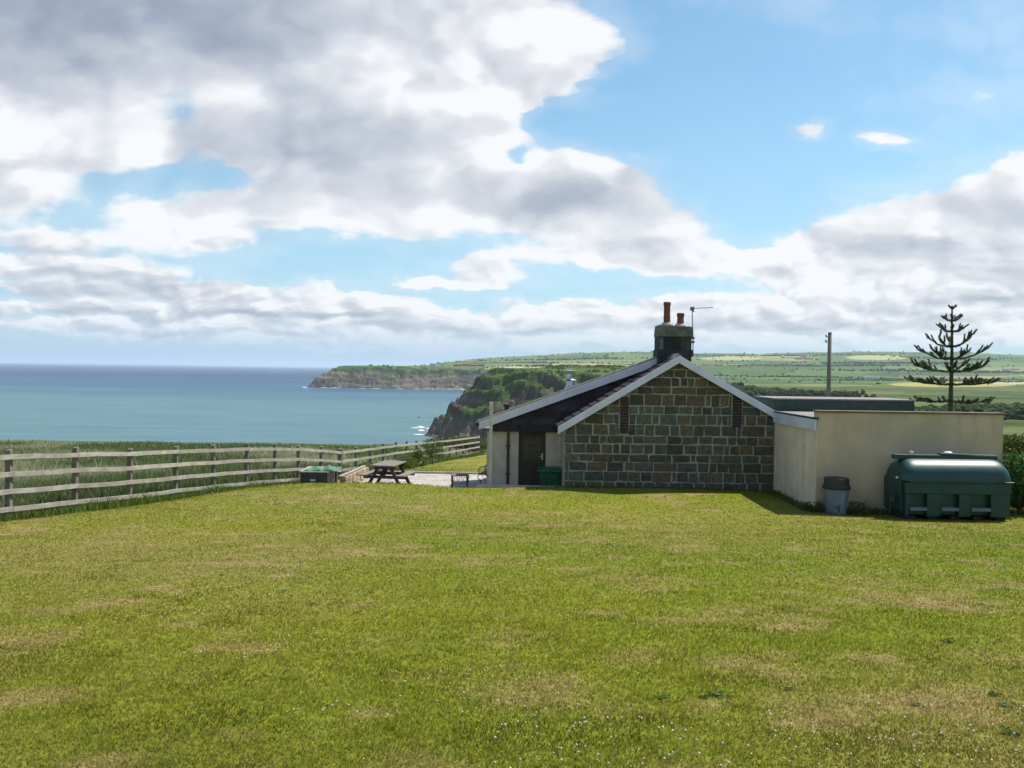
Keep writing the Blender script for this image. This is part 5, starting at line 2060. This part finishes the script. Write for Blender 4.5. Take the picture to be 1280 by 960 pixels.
# skyline trees
a, b = px_cloud(70, 800, 5050, 500, 30)
Xs.append(a)
Ys_.append(b)
X, Y = np.concatenate(Xs), np.concatenate(Ys_)
crowns('far_trees', X, Y, rng.uniform(1.8, 4.2, len(X)) * np.clip(Y / 3000, .6, 1.35), 1, (.036, .055, .022))
# scrub on the near cliff
X = rng.uniform(-60, 200, 5200)
Y = rng.uniform(700, 905, 5200)
hz_, dz_ = height(X[None], Y[None])
k = (hz_[0] > -45) & (fbm(X / 18, Y / 18, 3, 400) > .5)
crowns('cliff_scrub', X[k], Y[k], rng.uniform(.5, 1.5, k.sum()), 2, (.060, .090, .024))

# ------------------------------------------------------------------ far buildings
wall_far = mat('pale_far_wall', (.62, .59, .53), (.5, .47, .42), rough=.9, scale=.3)
brickfar = mat('far_brick', (.34, .20, .15), (.26, .15, .11), rough=.9, scale=.3)
rooffar = mat('far_pantile', (.30, .12, .075), (.20, .09, .06), rough=.9, scale=.4)
slatefar = mat('far_slate', (.13, .13, .14), (.09, .09, .10), rough=.8, scale=.4)
winfar = mat('far_window', (.05, .06, .07), (.03, .04, .05), rough=.2, scale=1)


def far_house(name, label, px, Y, w, d, h, wallm, roofm, group=None, cat='house'):
    x = (px - 640) / F * Y
    z = ground_z(x, Y)
    root = thing(name, label, cat, (x, Y, z), group)
    MB().box(x - w / 2, x + w / 2, Y - d / 2, Y + d / 2, z - 2, z + h).build('walls', wallm, root)
    rh = d * .38
    mb = MB()._add([(x - w / 2 - .3, Y - d / 2 - .3, z + h + .01), (x + w / 2 + .3, Y - d / 2 - .3, z + h + .01), (x + w / 2 + .3, Y + d / 2 + .3, z + h + .01), (x - w / 2 - .3, Y + d / 2 + .3, z + h + .01),
                    (x - w / 2 - .3, Y, z + h + rh), (x + w / 2 + .3, Y, z + h + rh)], [(0, 3, 2, 1), (0, 1, 5, 4), (2, 3, 4, 5), (1, 2, 5), (3, 0, 4)])
    rf = mb.build('roof', roofm, root)
    MB().box(x - w / 2 + .5, x - w / 2 + 1.5, Y - .5, Y + .5, z + h + rh * .6, z + h + rh + 1.3).build('chimney', brickfar, rf)
    nw = max(2, int(w / 3.5))
    for k in range(nw):
        xk = x - w / 2 + w * (k + .5) / nw
        MB().box(xk - .55, xk + .55, Y - d / 2 - .05, Y - d / 2 - .003, z + h * .35, z + h * .75).build('window', winfar, root)


FH = [(541, 2600, 18, 9, 5, wall_far, slatefar, 'white house on top of the far headland'),
      (553, 2680, 10, 8, 4, wall_far, slatefar, 'small pale house just right of the white house on the far headland'),
      (572, 2640, 26, 10, 5, brickfar, rooffar, 'long red roofed building on the headland village, leftmost of four'),
      (582, 2700, 20, 10, 6, brickfar, rooffar, 'red roofed house second from left in the headland village'),
      (591, 2650, 22, 9, 5, brickfar, rooffar, 'red roofed house third from left in the headland village'),
      (600, 2720, 24, 10, 5, brickfar, rooffar, 'red roofed house rightmost in the headland village'),
      (998, 3900, 30, 12, 7, brickfar, rooffar, 'red roofed farm building left of its cluster on the far hillside'),
      (1004, 3960, 26, 12, 8, brickfar, rooffar, 'red roofed farmhouse in the middle of the cluster on the far hillside'),
      (1010, 3880, 34, 12, 6, brickfar, rooffar, 'long red roofed barn right of the cluster on the far hillside'),
      (1130, 4100, 36, 14, 7, brickfar, rooffar, 'red roofed farm on the hillside between pole and tree'),
      (1086, 2300, 34, 10, 4, wall_far, slatefar, 'white building in the valley right of the pole'),
      (1096, 2330, 14, 10, 4, wall_far, slatefar, 'small white building right next to the larger white one in the valley'),
      (1150, 2280, 20, 10, 4, wall_far, slatefar, 'white building in the valley left of the tree'),
      (1204, 2300, 16, 9, 4, wall_far, slatefar, 'white building seen just right of the tree trunk'),
      (1258, 3000, 26, 10, 5, wall_far, slatefar, 'white farm building far right on the hill, left of two'),
      (1269, 3040, 22, 10, 5, wall_far, slatefar, 'white farm building far right on the hill, right of two')]
for (px, Y, w, d, h, wm, rm, lab) in FH:
    far_house('distant_house', lab, px, Y, w, d, h, wm, rm)
# slim white mast in the valley
x = (1067 - 640) / F * 2300
z = ground_z(x, 2300)
mast = thing('white_mast', 'slim white mast standing in the valley right of the telegraph pole', 'mast', (x, 2300, z))
MB().tube([(x, 2300, z - 1), (x, 2300, z + 13)], [1.4, .7], 8).build('shaft', wall_far, mast)
MB().box(x - 2.5, x + 2.5, 2298, 2302, z - 1, z + 3).build('base', wall_far, mast)

# ------------------------------------------------------------------ boat far out, buoy
d_ = 60 * F / (465.2 - 456.8)
bxx = (343 - 640) / F * d_
boat = thing('motor_boat', 'white motor boat trailing a pale wake near the horizon', 'boat', (bxx, d_, -60))
hull = MB()._add([(bxx - 14, d_ - 4, -60.5), (bxx + 10, d_ - 4, -60.5), (bxx + 10, d_ + 4, -60.5), (bxx - 14, d_ + 4, -60.5),
                  (bxx - 15, d_ - 5, -57), (bxx + 12, d_ - 5, -57), (bxx + 12, d_ + 5, -57), (bxx - 15, d_ + 5, -57), (bxx + 20, d_, -56.2), (bxx + 15, d_, -60.5)],
                 [(0, 1, 5, 4), (2, 3, 7, 6), (3, 0, 4, 7), (1, 9, 8, 5), (9, 2, 6, 8), (4, 5, 6, 7), (5, 8, 6), (0, 3, 2, 1)])
hull.build('hull', white_m, boat)
MB().box(bxx - 6, bxx + 5, d_ - 3, d_ + 3, -56.99, -53).build('cabin', white_m, boat)
mb = MB()._add([(bxx - 14, d_ - 6, -59.85), (bxx - 14, d_ + 6, -59.85), (bxx - 62, d_ + 26, -59.85), (bxx - 62, d_ - 30, -59.85), (bxx - 35, d_, -59.0)], [(0, 1, 4), (1, 2, 4), (2, 3, 4), (3, 0, 4)])
tag(mb.build('boat_wake', foam_m), kind='stuff')
d_ = 60 * F / (522 - 459.2)
bxx = (524 - 640) / F * d_
buoy = thing('buoy', 'small dark mooring buoy on the water left of the near cliff', 'buoy', (bxx, d_, -60))
MB().lathe([(.7, -60.4), (1.3, -60.0), (1.2, -59.4), (.5, -58.9)], bxx, d_, 12).build('float', black_m, buoy, smooth=True)
MB().tube([(bxx, d_, -58.95), (bxx, d_, -57.8)], .15, 6).build('stem', black_m, buoy)
